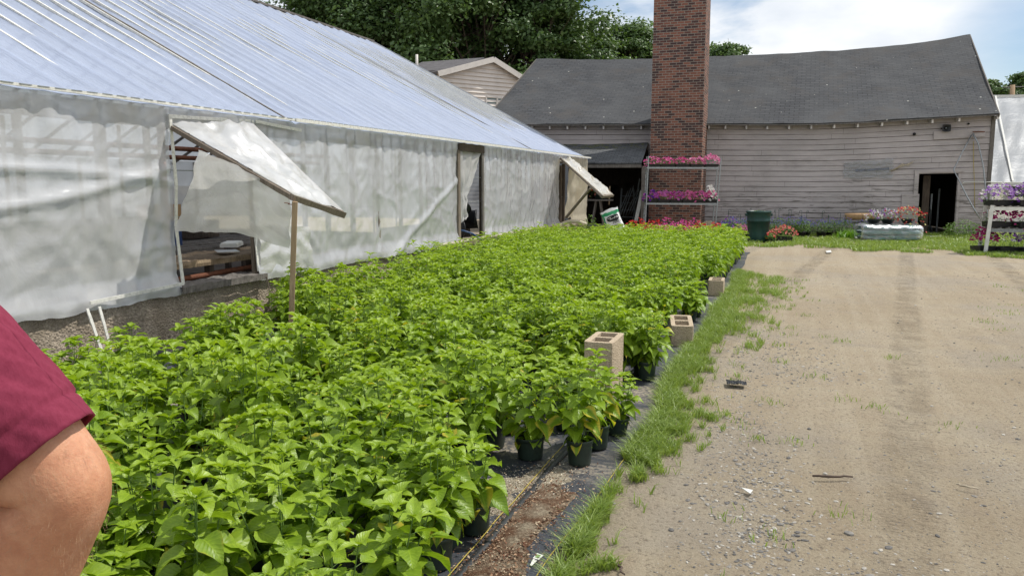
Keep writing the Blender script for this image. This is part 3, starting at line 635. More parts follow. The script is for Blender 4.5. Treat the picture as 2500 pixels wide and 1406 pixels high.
for i, (x, y) in enumerate(near):
    src = protos[i] if i < len(protos) else dup(protos[r1.randrange(len(protos))])
    src.location = (x, y, .010); src.rotation_euler = (r1.uniform(-.03, .03), r1.uniform(-.03, .03), r1.uniform(0, 6.28)); k = r1.uniform(.86, 1.08)
    src.scale = (k, k, k*r1.uniform(.72, 1.16)) if (x-pb.x)**2+(y-pb.y)**2 > .9 or y > pb.y else (.84, .84, .70)
    if i in used: tag(src, used[i], 'potted plant', 'potted shrubs crowded in the bed')
    else: tag(src, 'bright green leafy shrub in a dark nursery pot, crowded among its like', 'potted plant', 'potted shrubs crowded in the bed')
    if i not in used and r1.random() < .06 and x < -1.5: src.scale.z *= 1.15
# the remaining rows far up the bed, one mass
lod = [shrub(random.Random(500+i), False, H=.43, spread=.13, leafL=.092, nst=5, pale=.02, pointy=True) for i in range(6)]
lodc = [tuple(np.concatenate(z) for z in (g_.v, g_.uv, g_.t)) + (np.concatenate([np.asarray(f) for f in g_.f]),) for _, g_ in lod]
gF = Geo(); gP = Geo(); pv = pot_geo(seg=10)
for (x, y) in far:
    vv, uu, tt, ff = lodc[r1.randrange(6)]; a_ = r1.uniform(0, 6.28); k = r1.uniform(.9, 1.15); ca, sa = math.cos(a_)*k, math.sin(a_)*k
    W = np.stack([vv[:, 0]*ca - vv[:, 1]*sa + x, vv[:, 0]*sa + vv[:, 1]*ca + y, vv[:, 2]*k*r1.uniform(.92, 1.1) + .145], 1); gF.add(W, ff, uu, tt)
    if x > -1.6 or r1.random() < .3:
        for a2, f2 in zip(pv.v, pv.f): gP.add(a2 + np.array([x, y, .01]), f2)
kind(gF.build('shrub_foliage', M['leaf']), 'stuff', 'mass of bright green potted shrubs filling the far rows of the bed')
kind(gP.build('shrub_pots', M['pot']), 'stuff', 'dark pots under the far rows of shrubs')
# ------------------------------------------------------------------ greenhouse
GX = -5.48; GE = 2.23; Y0, Y1 = -3.2, 22.1
gr_ = WP(910, 100, Vector((0, Y1, 0)), Vector((0, 1, 0))); RX, RZ_ = gr_.x, gr_.z
SL = Vector((RX-GX, 0, RZ_-GE)); SLn = Vector((-SL.z, 0, SL.x)).normalized(); SLn = -SLn if SLn.z < 0 else SLn
gh_ = thing('greenhouse', 'long wooden greenhouse clad in patched translucent plastic film', 'greenhouse', (GX, 8, 0))
def roof_pt(Y, u, side=1):
    base = Vector((GX + .10, Y, GE - .03)); p = base + (Vector((RX, Y, RZ_)) - base)*u
    bar = abs(math.sin(math.pi*Y/.36)); d = -.060*bar**.6*(1-.35*nz(Y*.5, u*3)) + .022*nz(Y*1.3, u*4.5, 1) + .018*nz(Y*4+u*9, u*5, 2) + .012*nz(Y*9+u*20, u*4, 6)
    d -= .05*math.sin(math.pi*u)**2*(.6+.4*math.sin(Y*.35)); d *= min(1, u*14+.15)
    for ys_ in (7.95, 17.3): d -= .03*math.exp(-((Y-ys_)/.05)**2)
    return p + SLn*d
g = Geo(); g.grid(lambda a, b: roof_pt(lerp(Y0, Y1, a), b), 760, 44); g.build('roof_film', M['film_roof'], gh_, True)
g = Geo(); g.grid(lambda a, b: Vector((2*RX - GX - .1 + (GX-RX+.1)*b, lerp(Y0, Y1, a), GE + (RZ_-GE)*b + .03*nz(a*40, b*3))), 60, 6); g.build('roof_film', M['film_white'], gh_, True)
for k in range(int((Y1-Y0)/.36)):                                # glazing bars under the film
    Y = math.ceil(Y0/.36)*.36 + .36*k
    g = Geo(); g.beam(Vector((GX, Y, GE-.035)), Vector((RX, Y, RZ_-.045)), .03, .03, up=SLn); g.build('glazing_bar', M['white_lath'], gh_)
    if k % 3: continue
    g = Geo(); g.beam(Vector((2*RX-GX, Y, GE-.1)), Vector((RX, Y, RZ_-.13)), .045, .07); g.build('rafter', M['grey_wood'], gh_)
g = Geo(); g.beam((RX, Y0, RZ_-.02), (RX, Y1, RZ_-.02), .12, .05); g.build('ridge_board', M['grey_wood'], gh_)
g = Geo()
for ys_ in (7.95, 17.3): g = Geo(); g.beam(roof_pt(ys_, .01)+SLn*.012, roof_pt(ys_, .99)+SLn*.012, .03, .012, up=SLn, n=30, wob=.3); g.build('roof_seam', M['grey_wood'], gh_)
# eave: board, clip rail with dashed spring wire
g = Geo(); g.beam((GX-.045, Y0, 2.10), (GX-.045, Y1, 2.10), .03, .17, n=40, wob=.02); g.build('eave_board', M['grey_wood'], gh_)
g = Geo(); yy = Y0
while yy < 8.0: g.beam((GX+.115, yy, GE+.0+.01*nz(yy)), (GX+.115, yy+.10, GE+.01*nz(yy+.1)), .007, .007); yy += .15
while yy < Y1: g.beam((GX+.12, yy, GE+.005), (GX+.12, yy+.09, GE+.005), .014, .020); yy += .13
g.build('clip_wire', M['galv_dull'], gh_)
g = Geo(); g.beam((GX+.105, Y0, GE-.01), (GX+.105, Y1, GE-.01), .02, .022, n=50, wob=.1); g.beam((GX+.125, 7.9, GE-.012), (GX+.125, Y1, GE-.012), .02, .035, n=40, wob=.1); g.build('clip_rail', M['white_lath'], gh_)
# foundation
t = NT('rough_foundation'); n = t.noise(30, 6, .75); n2 = t.noise(3, 5); v_ = t.vor(45)
M['found'] = t.end(t.pr(t.mix(t.ramp(n2, [(.4, 0.0), (.65, .8)]), t.ramp(n, [(.3, (.20, .165, .125)), (.6, (.44, .375, .30))]), (.22, .18, .135)), 1, 0, t.bump(t.math('ADD', n, t.math('MULTIPLY', v_, -1)), .7, .02), .1))
g = Geo(); g.grid(lambda a, b: Vector((GX + .035 - .03*b + .02*nz(a*120, b*3) + .01*nz(a*420, b*9), lerp(Y0, Y1, a), lerp(-.05, .52, b))), 420, 8)
g.grid(lambda a, b: Vector((lerp(GX+.005, GX-.22, b), lerp(Y0, Y1, a), .52 + .006*nz(a*200, b))), 220, 2); g.grid(lambda a, b: Vector((GX-.22, lerp(Y0, Y1, a), lerp(.52, -.05, b))), 10, 1)
g.box(((GX+2*RX-GX)/2*1 + (RX-GX)*0 - 0, -9, .2), (.01, .01, .01)) if False else None
g.build('foundation', M['found'], gh_, True)
g = Geo(); g.box((2*RX-GX, (Y0+Y1)/2, .25), (.1, (Y1-Y0)/2, .27)); g.build('foundation', M['found'], gh_)
# posts
OP1, OP2, OP3 = (6.03, 7.24), (12.85, 13.98), (19.25, 20.35)
posts = [Y0+.1, -2.4, -1.6, -.8, 0, .8, 1.6, 2.4, 3.2, 3.9, 4.52, 5.28, 5.80, 7.28, 8.25, 8.75, 9.35, 10.05, 10.75, 11.45, 12.1, 12.80, 14.04, 14.7, 15.5, 16.3, 17.2, 18.1, 19.2, 20.40, 21.2, 22.02]
for k, y in enumerate(posts):
    wd = .10 if y in (5.28, 7.28, 12.80, 14.04, 20.40) else .05
    g = Geo(); g.beam((GX-.028, y, .52), (GX-.028, y, 2.02), .04, wd, up=(0, 1, 0), n=5, wob=.05, seed=k); g.build('post', M['dark_wood'] if y in (12.80, 20.40, 14.04) else M['old_wood'], gh_)
for y in OP3[:1]:
    pass
for y in (0, 7, 14, 21.9):
    g = Geo(); g.beam((2*RX-GX, y, .5), (2*RX-GX, y, 2.2), .1, .1); g.build('post', M['old_wood'], gh_)
for k, px in enumerate((-150, 25, 205, 305, 690, 745, 808, 868, 915, 970, 1045, 1085, 1200, 1228, 1262, 1300, 1340)):
    y_ = WX(px, 470, GX).y; g = Geo(); n_ = 26; zt_ = 2.0 if k % 2 else 1.7
    for j in range(n_):
        za, zb2 = lerp(.56, zt_, j/n_), lerp(.56, zt_, (j+1)/n_); f_ = lambda z: Vector((GX - .024 + .006*nz(z*5, k*3.1) + .004*nz(z*17, k), y_ + .012*nz(z*2, k*7.7), z))
        g.beam(f_(za), f_(zb2), .012, .030*(1+.5*nz(z_s if False else za*9, k)), up=(0, 1, 0))
    g.build('glazing_bar', M['pale_bar'], gh_)
g = Geo()
for z, dz in ((1.62, .0), (1.18, .02)): g.tube([(GX-.015, lerp(Y0, Y1, k/60), z + .02*math.sin(k*.9)*(.4)) for k in range(61)], .005, 4)
g.build('support_wire', M['galv_dull'], gh_)
# wall film, in the lengths it hangs in
def film(ya, yb, z0, z1, seed, skirt=True, folds=1.0, out=.0, pull=None):
    def f(a, b):
        Y = lerp(ya, yb, a); z = lerp(z0, z1, b); top = max(0, (b-.45)/.55)
        d = .024*nz(Y*1.1, z*1.6, seed) + .016*nz(Y*3.2+z*1.5, z*1.2, seed+3) + .010*abs(nz(Y*6-z*4, z*3+Y, seed+4)) + .045*folds*top*nz(Y*7, z*.7, seed+5) + .03*nz((Y+z)*.9, (Y-z)*.5, seed+8) + .008*nz(Y*9+z*5, z*3, seed)
        d += .012*folds*max(0, .35-b)*nz(Y*8 - z*6, z*2, seed+9)*3
        d = max(-.035, d) + .015
        d += .009*(1-min(1, 7*abs(nz(Y*1.5+z*2.0, z*1.7-Y*.7, seed+20)))) + .006*(1-min(1, 7*abs(nz(Y*2.6-z*2.4, z*2.2+Y*.9, seed+30))))
        d += .035*math.exp(-((z-(1.28+.16*((Y-3.4)/1.7)**2))/.045)**2)*(seed == 1)*(Y < 6) + .030*math.exp(-((z-(1.62-.10*((Y-4)/2)**2))/.035)**2)*(seed == 1) + .03*math.exp(-((z-(.62+.9*(Y-10.7)/2))/.06)**2)*(seed == 2)*(Y > 10)
        if skirt:
            k = max(0, (.66-z)/.2); d += .045*min(1, k*1.5) + .02*k*nz(Y*5, 2, seed); z -= (.03*nz(Y*2.2, 4, seed) + .015*nz(Y*9, 4, seed))*min(1, k*2)
        if pull: Y2, z2, d2 = pull(Y, z, b); Y, z, d = Y2, z2, d+d2
        return Vector((GX + out + d, Y, z))
    g = Geo(); g.grid(f, max(8, int((yb-ya)/.035)), 52); return g
film(Y0, 6.03, .46, 2.225, 1).build('wall_film', M['film_wall'], gh_, True)
film(7.22, 12.83, .46, 2.225, 2).build('wall_film', M['film_wall'], gh_, True)
film(13.99, 19.25, .42, 2.225, 3, folds=1.6).build('wall_film', M['film_wall'], gh_, True)
film(20.35, Y1, .42, 2.225, 4, folds=1.6).build('wall_film', M['film_cream'], gh_, True)
film(6.03, 7.22, 1.98, 2.225, 5, skirt=False).build('wall_film', M['film_wall'], gh_, True)
film(19.25, 20.35, 2.05, 2.225, 6, skirt=False).build('wall_film', M['film_wall'], gh_, True)
# far end wall and opposite wall
g = Geo()
def endw(a, b):
    X = lerp(GX, 2*RX-GX, a); zt = GE + (RZ_-GE)*(1-abs(a*2-1)); return Vector((X, Y1 + .02*nz(a*20, b*9), lerp(.45, zt, b)))
g.grid(endw, 60, 16); g.build('end_film', M['film_white'], gh_, True)
g = Geo(); g.grid(lambda a, b: Vector((2*RX-GX+.02*nz(a*60, b*4), lerp(Y0, Y1, a), lerp(.5, GE, b))), 80, 5); g.build('wall_film', M['film_white'], gh_, True)
# rolled hem of the far lengths
g = Geo(); g.tube([(GX+.09+.01*nz(k*.5), lerp(11.9, 19.3, k/50), .50+.016*nz(k*.35, 3)) for k in range(51)], [.028+.014*nz(k*.8, 7) for k in range(51)], 8); g.build('rolled_hem', M['film_cream'], gh_, True)
# laths round the first opening
def lath(pts, w_=.034, name='lath'):
    g = Geo()
    for a_, b_ in zip(pts[:-1], pts[1:]): g.beam(a_, b_, w_, .010, up=(1, 0, 0), n=4, wob=.12, seed=int(a_[1]*9) % 90)
    g.build(name, M['white_lath'], gh_)
XL = GX + .05
lath([(XL, 6.02, 2.12), (XL, 6.05, 1.5), (XL, 6.02, 1.1), (XL+.02, 6.05, .56)]); lath([(XL, 6.0, 2.115), (XL, 7.18, 2.155)]); lath([(XL, 7.27, 2.16), (XL+.01, 8.1, 2.115)])
lath([(XL, 7.22, 2.17), (XL, 7.25, 1.95)]); lath([(GX+.012, 7.225, 1.0), (GX+.02, 7.235, .80), (GX+.04, 7.23, .56)], .03)
lath([(XL+.05, 4.95, .535), (XL+.03, 6.05, .565)], .03)
for (y_, y2) in ((4.88, 4.93), (5.0, 5.02)): lath([(XL+.09, y_, .50), (XL+.17, y2, .12)], .026)
g = Geo(); g.tube([(XL+.06, 7.27, .50), (XL+.075, 7.29, .35), (XL+.07, 7.28, .18)], .007, 5); g.build('tie_cord', M['old_wood'], gh_)
g = Geo()                                                        # rotten sill
g.grid(lambda a, b: Vector((GX+.10 - .30*b, lerp(6.0, 7.3, a), .535 + .018*nz(a*9, b*2, 7) + .012*nz(a*50, b*5))), 50, 8); g.grid(lambda a, b: Vector((GX+.105 + .008*nz(a*40, b), lerp(6.0, 7.3, a), lerp(.47, .535 + .018*nz(a*9, 0, 7) + .012*nz(a*50, 0), b))), 50, 2); g.build('window_sill', M['grey_wood'], gh_)
g = Geo(); g.beam((GX+.045, 12.82, 2.14), (GX+.045, 14.02, 2.13), .14, .02, up=(1, 0, 0)); g.build('header_board', M['dark_wood'], gh_)
for y_ in (12.84, 13.98):
    g = Geo(); g.beam((GX+.03, y_, .55), (GX+.03, y_, 2.08), .09, .03, up=(1, 0, 0), n=6, wob=.05); g.build('window_frame', M['old_wood'] if y_ < 13 else M['grey_wood'], gh_)
g = Geo()                                                        # torn film in the second opening
def torn(a, b):
    w_ = lerp(.24, 1.0, b**1.3) + .10*nz(b*9, 1); y_ = 12.88 + 1.08*a*w_ ; z = lerp(.85, 2.08, b) + (.06*nz(a*4) if b < .05 else 0)
    return Vector((GX + .01 + .05*nz(a*6, b*4)+.03*math.sin(a*16+b*6)*(1-b), y_, z))
g.grid(torn, 36, 36); g.build('torn_film', M['film_curtain'], gh_, True)
# swung-out window flaps
def flap(hA, hB, oA, oB, names, mat, seed, sagv=.05):
    fl = Geo(); n = (oA-hA).cross(hB-hA).normalized(); n = n if n.z > 0 else -n
    def f(a, b):
        p = lerp(lerp(hA, hB, a), lerp(oA, oB, a), b); e = min(1, 8*min(a, 1-a, b+.1, 1-b+.02))
        return p + n*(.018 + e*(.055*nz(a*3, b*4, seed) + .035*nz(a*8+b*3, b*7, seed) + .022*(1-min(1, 6*abs(nz(a*3+b*2, b*3-a, seed+9)))) + .014*(1-min(1, 6*abs(nz(a*6-b*3, b*5+a, seed+19)))) + .045*math.exp(-((a-.55-.2*b)/.10)**2)) - sagv*.5*math.sin(math.pi*a)*math.sin(math.pi*b))
    fl.grid(f, 40, 44); root = fl.build('vent_flap', mat, gh_, True)
    gg = Geo(); off = Vector((0, 0, -.018))
    gg.beam(hA+off, oA+off, .045, .04, up=n, n=8, wob=.10, seed=seed); gg.build('flap_bar', M['old_wood'], gh_)
    gg = Geo(); gg.beam(oA+off+(oA-oB)*.03, oB+off, .05, .055, up=n, n=8, wob=.16, seed=seed+1); gg.build('flap_bar', M['old_wood'], gh_)
    gg = Geo(); gg.beam(hB+off, oB+off, .04, .035, up=n, n=8, wob=.10, seed=seed+2); gg.build('flap_bar', M['old_wood'], gh_)
    return n
def out(x, y, d): return D(x, y, d)
hA = Vector((GX+.06, 6.03, 2.03)); hB = Vector((GX+.06, 7.20, 2.12)); oA = out(716, 478, 6.86); oB = out(838, 520, 8.0)
flap(hA, hB, oA, oB, '', M['film_flap'], 3)
hA3 = WX(1362, 388, GX+.06); hB3 = Vector((GX+.06, 20.5, 2.1)); 
hA3 = Vector((GX+.06, 19.2, 2.13)); oA3 = D(1470, 478, 17.2); oB3 = D(1496, 476, 18.3)
flap(hA3, hB3, oA3, oB3, '', M['film_cream'], 9)
g = Geo(); g.beam(D(1382, 531, 18.9), D(1441, 461, 17.75), .05, .04); g.build('flap_strut', M['old_wood'], gh_)
g = Geo(); g.beam((GX+.03, 19.3, .5), (GX+.03, 19.3, 1.95), .08, .06, up=(1, 0, 0)); g.beam((GX+.0, 19.7, .5), (GX+.0, 19.7, 2.0), .09, .07, up=(1, 0, 0)); g.build('window_frame', M['dark_wood'], gh_)
g = Geo(); g.grid(lambda a, b: Vector((GX + lerp(.03, .30+.55*a, b*.8)*.6 + .05*nz(a*4, b*4), lerp(19.75, 20.55, a)+.25*b*a, lerp(.62+.05*nz(a*5), 2.02-.55*a*b, b))) , 20, 24); g.build('hanging_film', M['film_cream'], gh_, True)
g = Geo(); g.tube([D(1372+k*5.5, 548-6*math.sin(k*.35)-k*.3, 19.0) for k in range(12)], [.05+.02*nz(k) for k in range(12)], 8); g.build('rolled_hem', M['film_cream'], gh_, True)
# sheet hanging under the first flap
g = Geo(); cA = [D(485, 366, 7.05), D(600, 415, 7.0), D(712, 478, 6.95)]; cB = [D(428, 566, 7.28), D(575, 568, 7.2), D(706, 606, 7.15)]
def cur(a, b):
    k = a*2; i = min(1, int(k)); u = k-i; p = lerp(lerp(cA[i], cA[i+1], u), lerp(cB[i], cB[i+1], u), b)
    return p + Vector((.05*nz(a*4, b*3, 5) + .03*nz(a*9, b*5), .04*nz(a*5, b*4, 9), .015*nz(a*12, 1)*(b > .95)))
g.grid(cur, 44, 36); g.build('hanging_sheet', M['film_curtain'], gh_, True)
g = Geo(); q0 = [WX(604, 598, GX+.02), WX(735, 575, GX+.14)]; q1 = [WX(560, 655, GX+.0), WX(735, 650, GX+.12)]
g.grid(lambda a, b: lerp(lerp(Vector((GX+.03, 7.26, 1.05)), Vector((GX+.12, 8.1, 1.0)), a), lerp(Vector((GX+.06, 7.26, .52)), Vector((GX+.1, 8.2, .52)), a), b) + Vector((.04*nz(a*5, b*4), 0, 0)), 24, 16); g.build('hanging_sheet', M['film_curtain'], gh_, True)
# prop post
pt = thing('prop_post', 'pale wooden post propping up the swung-out greenhouse flap', 'post', (0, 0, 0)); b0 = D(708, 860, 6.80); b0 = Vector((b0.x, b0.y, 0)); t0 = oA + Vector((.0, -.03, -.02)); pt.location = b0
g = Geo(); g.beam(b0, D(720, 492, 6.82), .095, .045, up=(FW[0]*.3+RT[0], FW[1]*.3+RT[1], 0), n=6, wob=.03); bb = g.build('post_board', M['new_wood'], pt); md = bb.modifiers.new('edge', 'BEVEL'); md.width = .004; md.segments = 1
g = Geo()
for (x_, y_) in ((716, 500), (707, 497)): q = D(x_, y_, 6.78); g.tube([q, q + Vector((RT[0]*-.045, RT[1]*-.045, .006))], .0035, 5)
g.build('nail', M['rust'], pt)
M['dirt'] = plain('shade_toned_dirt', (.045, .034, .026), 1, 0, 5, .5, 1)  # floor colour kept near black to paint in the shade below the benches
g = Geo(); g.grid(lambda a, b: Vector((lerp(2*RX-GX, GX-.2, a), lerp(Y0, Y1, b), .008+.01*nz(a*30, b*60))), 40, 60); kind(g.build('greenhouse_floor', M['dirt']), 'structure', 'dirt floor inside the greenhouse, coloured dark for the shade under the benches')
# inside, seen through the first opening
def ins(name, label, cat, geo, mat, **k): return tag(geo.build(name, mat, **k), label, cat)
def gtube(pts, r, seg=10): g = Geo(); g.tube(pts, r, seg); return g
g = Geo(); g.tube([(GX-.16, 6.12, .3), (GX-.16, 6.12, 2.1)], .035, 12); ins('iron_pipe', 'upright rusty iron pipe just inside the open window', 'pipe', g, M['rust'], smooth=True)
for k, (x_, z_, lb) in enumerate(((-.40, .60, 'long rusty heating pipe low inside the open window'), (-.30, .52, 'thicker rusty heating pipe lowest inside the open window'), (-1.7, 1.93, 'rusty pipe high inside the greenhouse window'), (-1.9, 1.83, 'rusty pipe just under the high one inside the greenhouse'))):
    ins('iron_pipe', lb, 'pipe', gtube([(GX+x_, 4.5, z_-.10 if k < 2 else z_), (GX+x_, 11.5, z_)], .045 if k == 1 else .03), M['rust'], smooth=True)
g = Geo(); r2 = random.Random(6)
g.grid(lambda a, b: Vector((GX-.35-.75*b, lerp(5.4, 8.6, a), .70+.02*nz(a*8, b*6)+.012*nz(a*40, b*30))), 60, 24); g.grid(lambda a, b: Vector((GX-.35+.02*nz(a*30, b), lerp(5.4, 8.6, a), lerp(.64, .70+.02*nz(a*8, 0)+.012*nz(a*40, 0), b))), 60, 2)
tb = thing('potting_bench', 'rotten wooden bench with peeling boards inside the open window', 'bench', (GX-.7, 7, 0)); g.build('bench_top', wood('peeling_board', (.34, .26, .17), (.14, .10, .065), 1.6), tb)
for y_ in (5.5, 7.0, 8.5):
    for x_ in (-.42, -1.05): g = Geo(); g.beam((GX+x_, y_, 0), (GX+x_, y_, .66), .07, .07); g.build('leg', M['dark_wood'], tb)
def pallet(cx, cy, cz, lx, ly, label, nsl=11, tilt=0):
    root = thing('slatted_bench', label, 'bench', (cx, cy, cz))
    for s in range(nsl):
        x_ = cx - lx/2 + lx*s/(nsl-1); g = Geo(); g.beam((x_, cy-ly/2, cz+.03+r2.uniform(-.01, .01)), (x_, cy+ly/2, cz+.03+r2.uniform(-.01, .01)), .065, .02); g.build('slat', M['grey_wood'], root)
    for y_ in (cy-ly/2+.1, cy+ly/2-.1): g = Geo(); g.beam((cx-lx/2, y_, cz-.02), (cx+lx/2, y_, cz-.02), .08, .08); g.build('cross_beam', M['dark_wood'], root)
    for sx_ in (-1, 1):
        for sy_ in (-1, 1): g = Geo(); g.beam((cx+sx_*(lx/2-.05), cy+sy_*(ly/2-.1), 0), (cx+sx_*(lx/2-.05), cy+sy_*(ly/2-.1), cz-.03), .07, .07); g.build('leg', M['dark_wood'], root)
pallet(GX-2.0, 8.6, .69, 1.6, 3.4, 'weathered slatted bench behind the rotten one inside the greenhouse')
pallet(GX-3.9, 9.5, .69, 1.6, 3.4, 'slatted bench deepest inside the greenhouse')
g = Geo(); g.box((GX-.95, 8.05, .765), (.10, .22, .02), .5); g.box((GX-.95, 8.05, .79), (.09, .21, .008), .5); ins('seed_tray', 'pale tray lying on the rotten bench inside the window', 'tray', g, M['white_pl'])
g = Geo(); g.box((GX-.62, 7.55, .735), (.12, .16, .003), .8); ins('paper_sheet', 'white sheet of paper lying on the rotten bench', 'paper', g, M['white_pl'])
def crate(c, h, rz, mat, lb):
    root = thing('storage_crate', lb, 'crate', c); m = Matrix.Rotation(rz, 3, 'Z')
    for (dx, dy, hx_, hy_) in ((1, 0, .012, h[1]), (-1, 0, .012, h[1]), (0, 1, h[0]-.013, .012), (0, -1, h[0]-.013, .012)):
        g = Geo(); g.box(Vector(c) + m @ Vector((dx*(h[0]-.012)*(dx != 0), dy*(h[1]-.012)*(dy != 0), h[2])), (hx_, hy_, h[2]), rz); g.build('side_panel', mat, root)
    g = Geo(); g.box(Vector(c)+Vector((0, 0, .01)), (h[0]-.03, h[1]-.03, .009), rz); g.build('bottom', mat, root)
M['crate_blue'] = plain('blue_crate', (.03, .06, .16), .5); M['card'] = plain('cardboard', (.38, .24, .12), .85)
crate((GX-1.75, 7.75, .745), (.15, .22, .15), .2, M['crate_blue'], 'dark blue crate standing on the slatted bench inside the window')
crate((GX-1.75, 7.75, 1.07), (.16, .24, .09), .3, M['card'], 'brown cardboard box on top of the dark blue crate')
crate((GX-2.5, 9.2, .745), (.2, .3, .12), .1, M['dark_wood'], 'dark wooden crate deeper inside on the slatted bench')
def pots_pile(cx, cy, cz, n, lb, seed, R=.17, spread=.45):
    rq = random.Random(seed)
    for k in range(n):
        a_ = rq.uniform(0, 6.28); q = Matrix.Rotation(rq.uniform(.9, 1.7), 3, 'X'); q = Matrix.Rotation(a_, 3, 'Z') @ q; g = Geo(); r_ = R*rq.uniform(.7, 1.1)
        g.lathe([(r_*.75, 0), (r_*.97, r_*1.7), (r_*1.05, r_*1.72), (r_*1.05, r_*1.8), (r_*.94, r_*1.8), (r_*.72, .02), (0, .02)], (cx+rq.uniform(-.25, .25), cy+rq.uniform(-spread, spread), cz+.1+.09*(k//3)), 18, q)
        tag(g.build('empty_pot', M['black'], smooth=True), lb, 'plant pot', 'heap of empty black pots behind the torn window')
pots_pile(GX-.5, 13.4, .60, 13, 'empty black plastic pot in the heap behind the torn middle window', 4)
crate((GX-.9, 13.5, 0), (.5, .9, .36), 0, M['dark_wood'], 'low dark wooden bin under the heap of black pots')
g = Geo(); g.grid(lambda a, b: Vector((GX-.55+.5*(a-.5), 13.4+.5*(b-.5), 1.06+.08*math.sin(a*3.1)*math.sin(b*3.1)+.05*nz(a*14, b*14))), 26, 26); kind(g.build('dead_leaves', M['rust']), 'stuff', 'brown dead leaves on the heap of black pots')
g = Geo(); g.tube([(GX-.2, 13.0, .66), (GX+.02, 13.02, .68), (GX+.16, 13.15, .62), (GX+.3, 13.45, .42), (GX+.42, 13.9, .28), (GX+.5, 14.6, .18), (GX+.55, 15.5, .06)], .017, 8); ins('garden_hose', 'blue garden hose hanging out of the torn middle window', 'hose', g, M['blue_hose'], smooth=True)
# ------------------------------------------------------------------ barn
BL, BR = D(1205, 560, 26.5), D(2405, 571, 23.5); BL.z = BR.z = 0
bdir = (BR-BL).normalized(); bn = Vector((bdir.y, -bdir.x, 0)); bn = -bn if bn.dot(-Vector((FW[0], FW[1], 0))) < 0 else bn; BLn = (BR-BL).length
def bx(px, py, off=0.0):
    """photo point on the barn front -> (distance along wall, height)"""
    p = WP(px, py, BL + bn*off, bn); return (p-BL).dot(bdir), p.z
ex = [1205, 1580, 1730, 1850, 2000, 2100, 2200, 2300, 2440]; ey = [303, 302, 301, 302, 301, 297, 291, 285, 277]
eU, eZ = zip(*[bx(x, y, .35) for x, y in zip(ex, ey)])
RLp = D(1310, 145, 31.0); RRp = D(2368, 85, 27.8); rdir = Vector((RRp.x-RLp.x, RRp.y-RLp.y, 0)).normalized(); rn = Vector((rdir.y, -rdir.x, 0))
rx_ = [1310, 1450, 1580, 1735, 1900, 2050, 2200, 2300, 2368]; ry_ = [144, 146, 144, 138, 132, 124, 110, 97, 84]
rU, rZ = [], []
for x, y in zip(rx_, ry_): p = WP(x, y, RLp, rn); rU.append((Vector((p.x, p.y, 0))-Vector((RLp.x, RLp.y, 0))).dot(rdir)/ (Vector((RRp.x-RLp.x, RRp.y-RLp.y, 0))).length); rZ.append(p.z)
def eave_z(u): return interp(u, eU, eZ)
def wallp(u, z, off=0.0): p = BL + bdir*u + bn*off; return Vector((p.x, p.y, z))
EOU0, EOU1 = -.35, bx(2440, 277, .35)[0]
def roofp(a, b, lift=0.0):
    u = lerp(EOU0, EOU1, a); e_ = BL + bdir*u + bn*.35; e_ = Vector((e_.x, e_.y, eave_z(u)))
    r_ = lerp(Vector((RLp.x, RLp.y, 0)), Vector((RRp.x, RRp.y, 0)), a); r_.z = interp(a, rU, rZ); p = lerp(e_, r_, b)
    p.z += lift + .025*nz(a*14, b*5) + .012*nz(a*40, b*9) - .10*math.sin(math.pi*b)*(.5+.5*math.sin(a*9)) - .16*math.exp(-((a-.48)/.07)**2-((b-.45)/.25)**2)
    return p
barn = thing('barn', 'long weathered pinkish grey clapboard barn with a sagging dark shingle roof', 'barn', lerp(BL, BR, .5))
# siding material: faded pink-grey paint, bare grey wood where worn, grime low down
t = NT('faded_siding'); v = t.map((.35, .35, 5)); n = t.noise(4, 7, .7, v, .5); n2 = t.noise(.6, 5, .65, t.map((1, 1, 1.6))); n3 = t.noise(2.6, 8, .75, t.map((.6, .6, 6)), .8)
z_ = t.sep(t.tc.outputs['Object'])[2]
col = t.ramp(n, [(.3, (.38, .345, .34)), (.5, (.46, .415, .41)), (.72, (.51, .465, .455))])
col = t.mix(t.ramp(n2, [(.4, 0.0), (.7, .5)]), col, (.25, .235, .225))
low = t.ramp(z_, [(.15, 1.0), (.55, .25)]) if False else t.math('SUBTRACT', 1.0, t.math('MULTIPLY', z_, .75))
worn = t.math('MULTIPLY', t.ramp(n3, [(.52, 0.0), (.60, 1.0)]), t.ramp(t.math('ADD', t.math('MULTIPLY', low, .45), t.noise(.9, 4)), [(.42, 0.0), (.72, 1.0)]))
col = t.mix(worn, col, (.125, .113, .10)); col = t.mix(t.math('MULTIPLY', t.ramp(t.noise(.55, 6, .7, t.map((1, 1, 2.2))), [(.54, 0.0), (.68, .55)]), t.ramp(n, [(.35, .3), (.6, 1.0)])), col, (.20, .18, .165)); col = t.mix(t.math('MULTIPLY', t.ramp(low, [(.55, 0.0), (.95, .75)]), t.ramp(t.noise(1.3, 5), [(.3, .3), (.6, 1.0)])), col, (.10, .088, .07))
M['siding'] = t.end(t.pr(col, .85, 0, t.bump(n3, .35, .006), .2))
t = NT('old_shingles'); uv = t.tc.outputs['UV']; br = t.n('ShaderNodeTexBrick'); t.l(uv, br.inputs[0]); br.inputs['Scale'].default_value = 1; br.inputs['Brick Width'].default_value = .30; br.inputs['Row Height'].default_value = .125; br.inputs['Mortar Size'].default_value = .015; br.inputs['Bias'].default_value = -.2
br.inputs['Color1'].default_value = (.046, .049, .055, 1); br.inputs['Color2'].default_value = (.078, .082, .088, 1); br.inputs['Mortar'].default_value = (.022, .023, .026, 1)
n = t.noise(.45, 6, .65, t.map((1.6, 1.6, .5))); n2 = t.noise(30, 5, .7); lo = t.ramp(t.noise(1.1, 6, .7, t.map((1, 1, .35))), [(.5, 0.0), (.66, .6)])
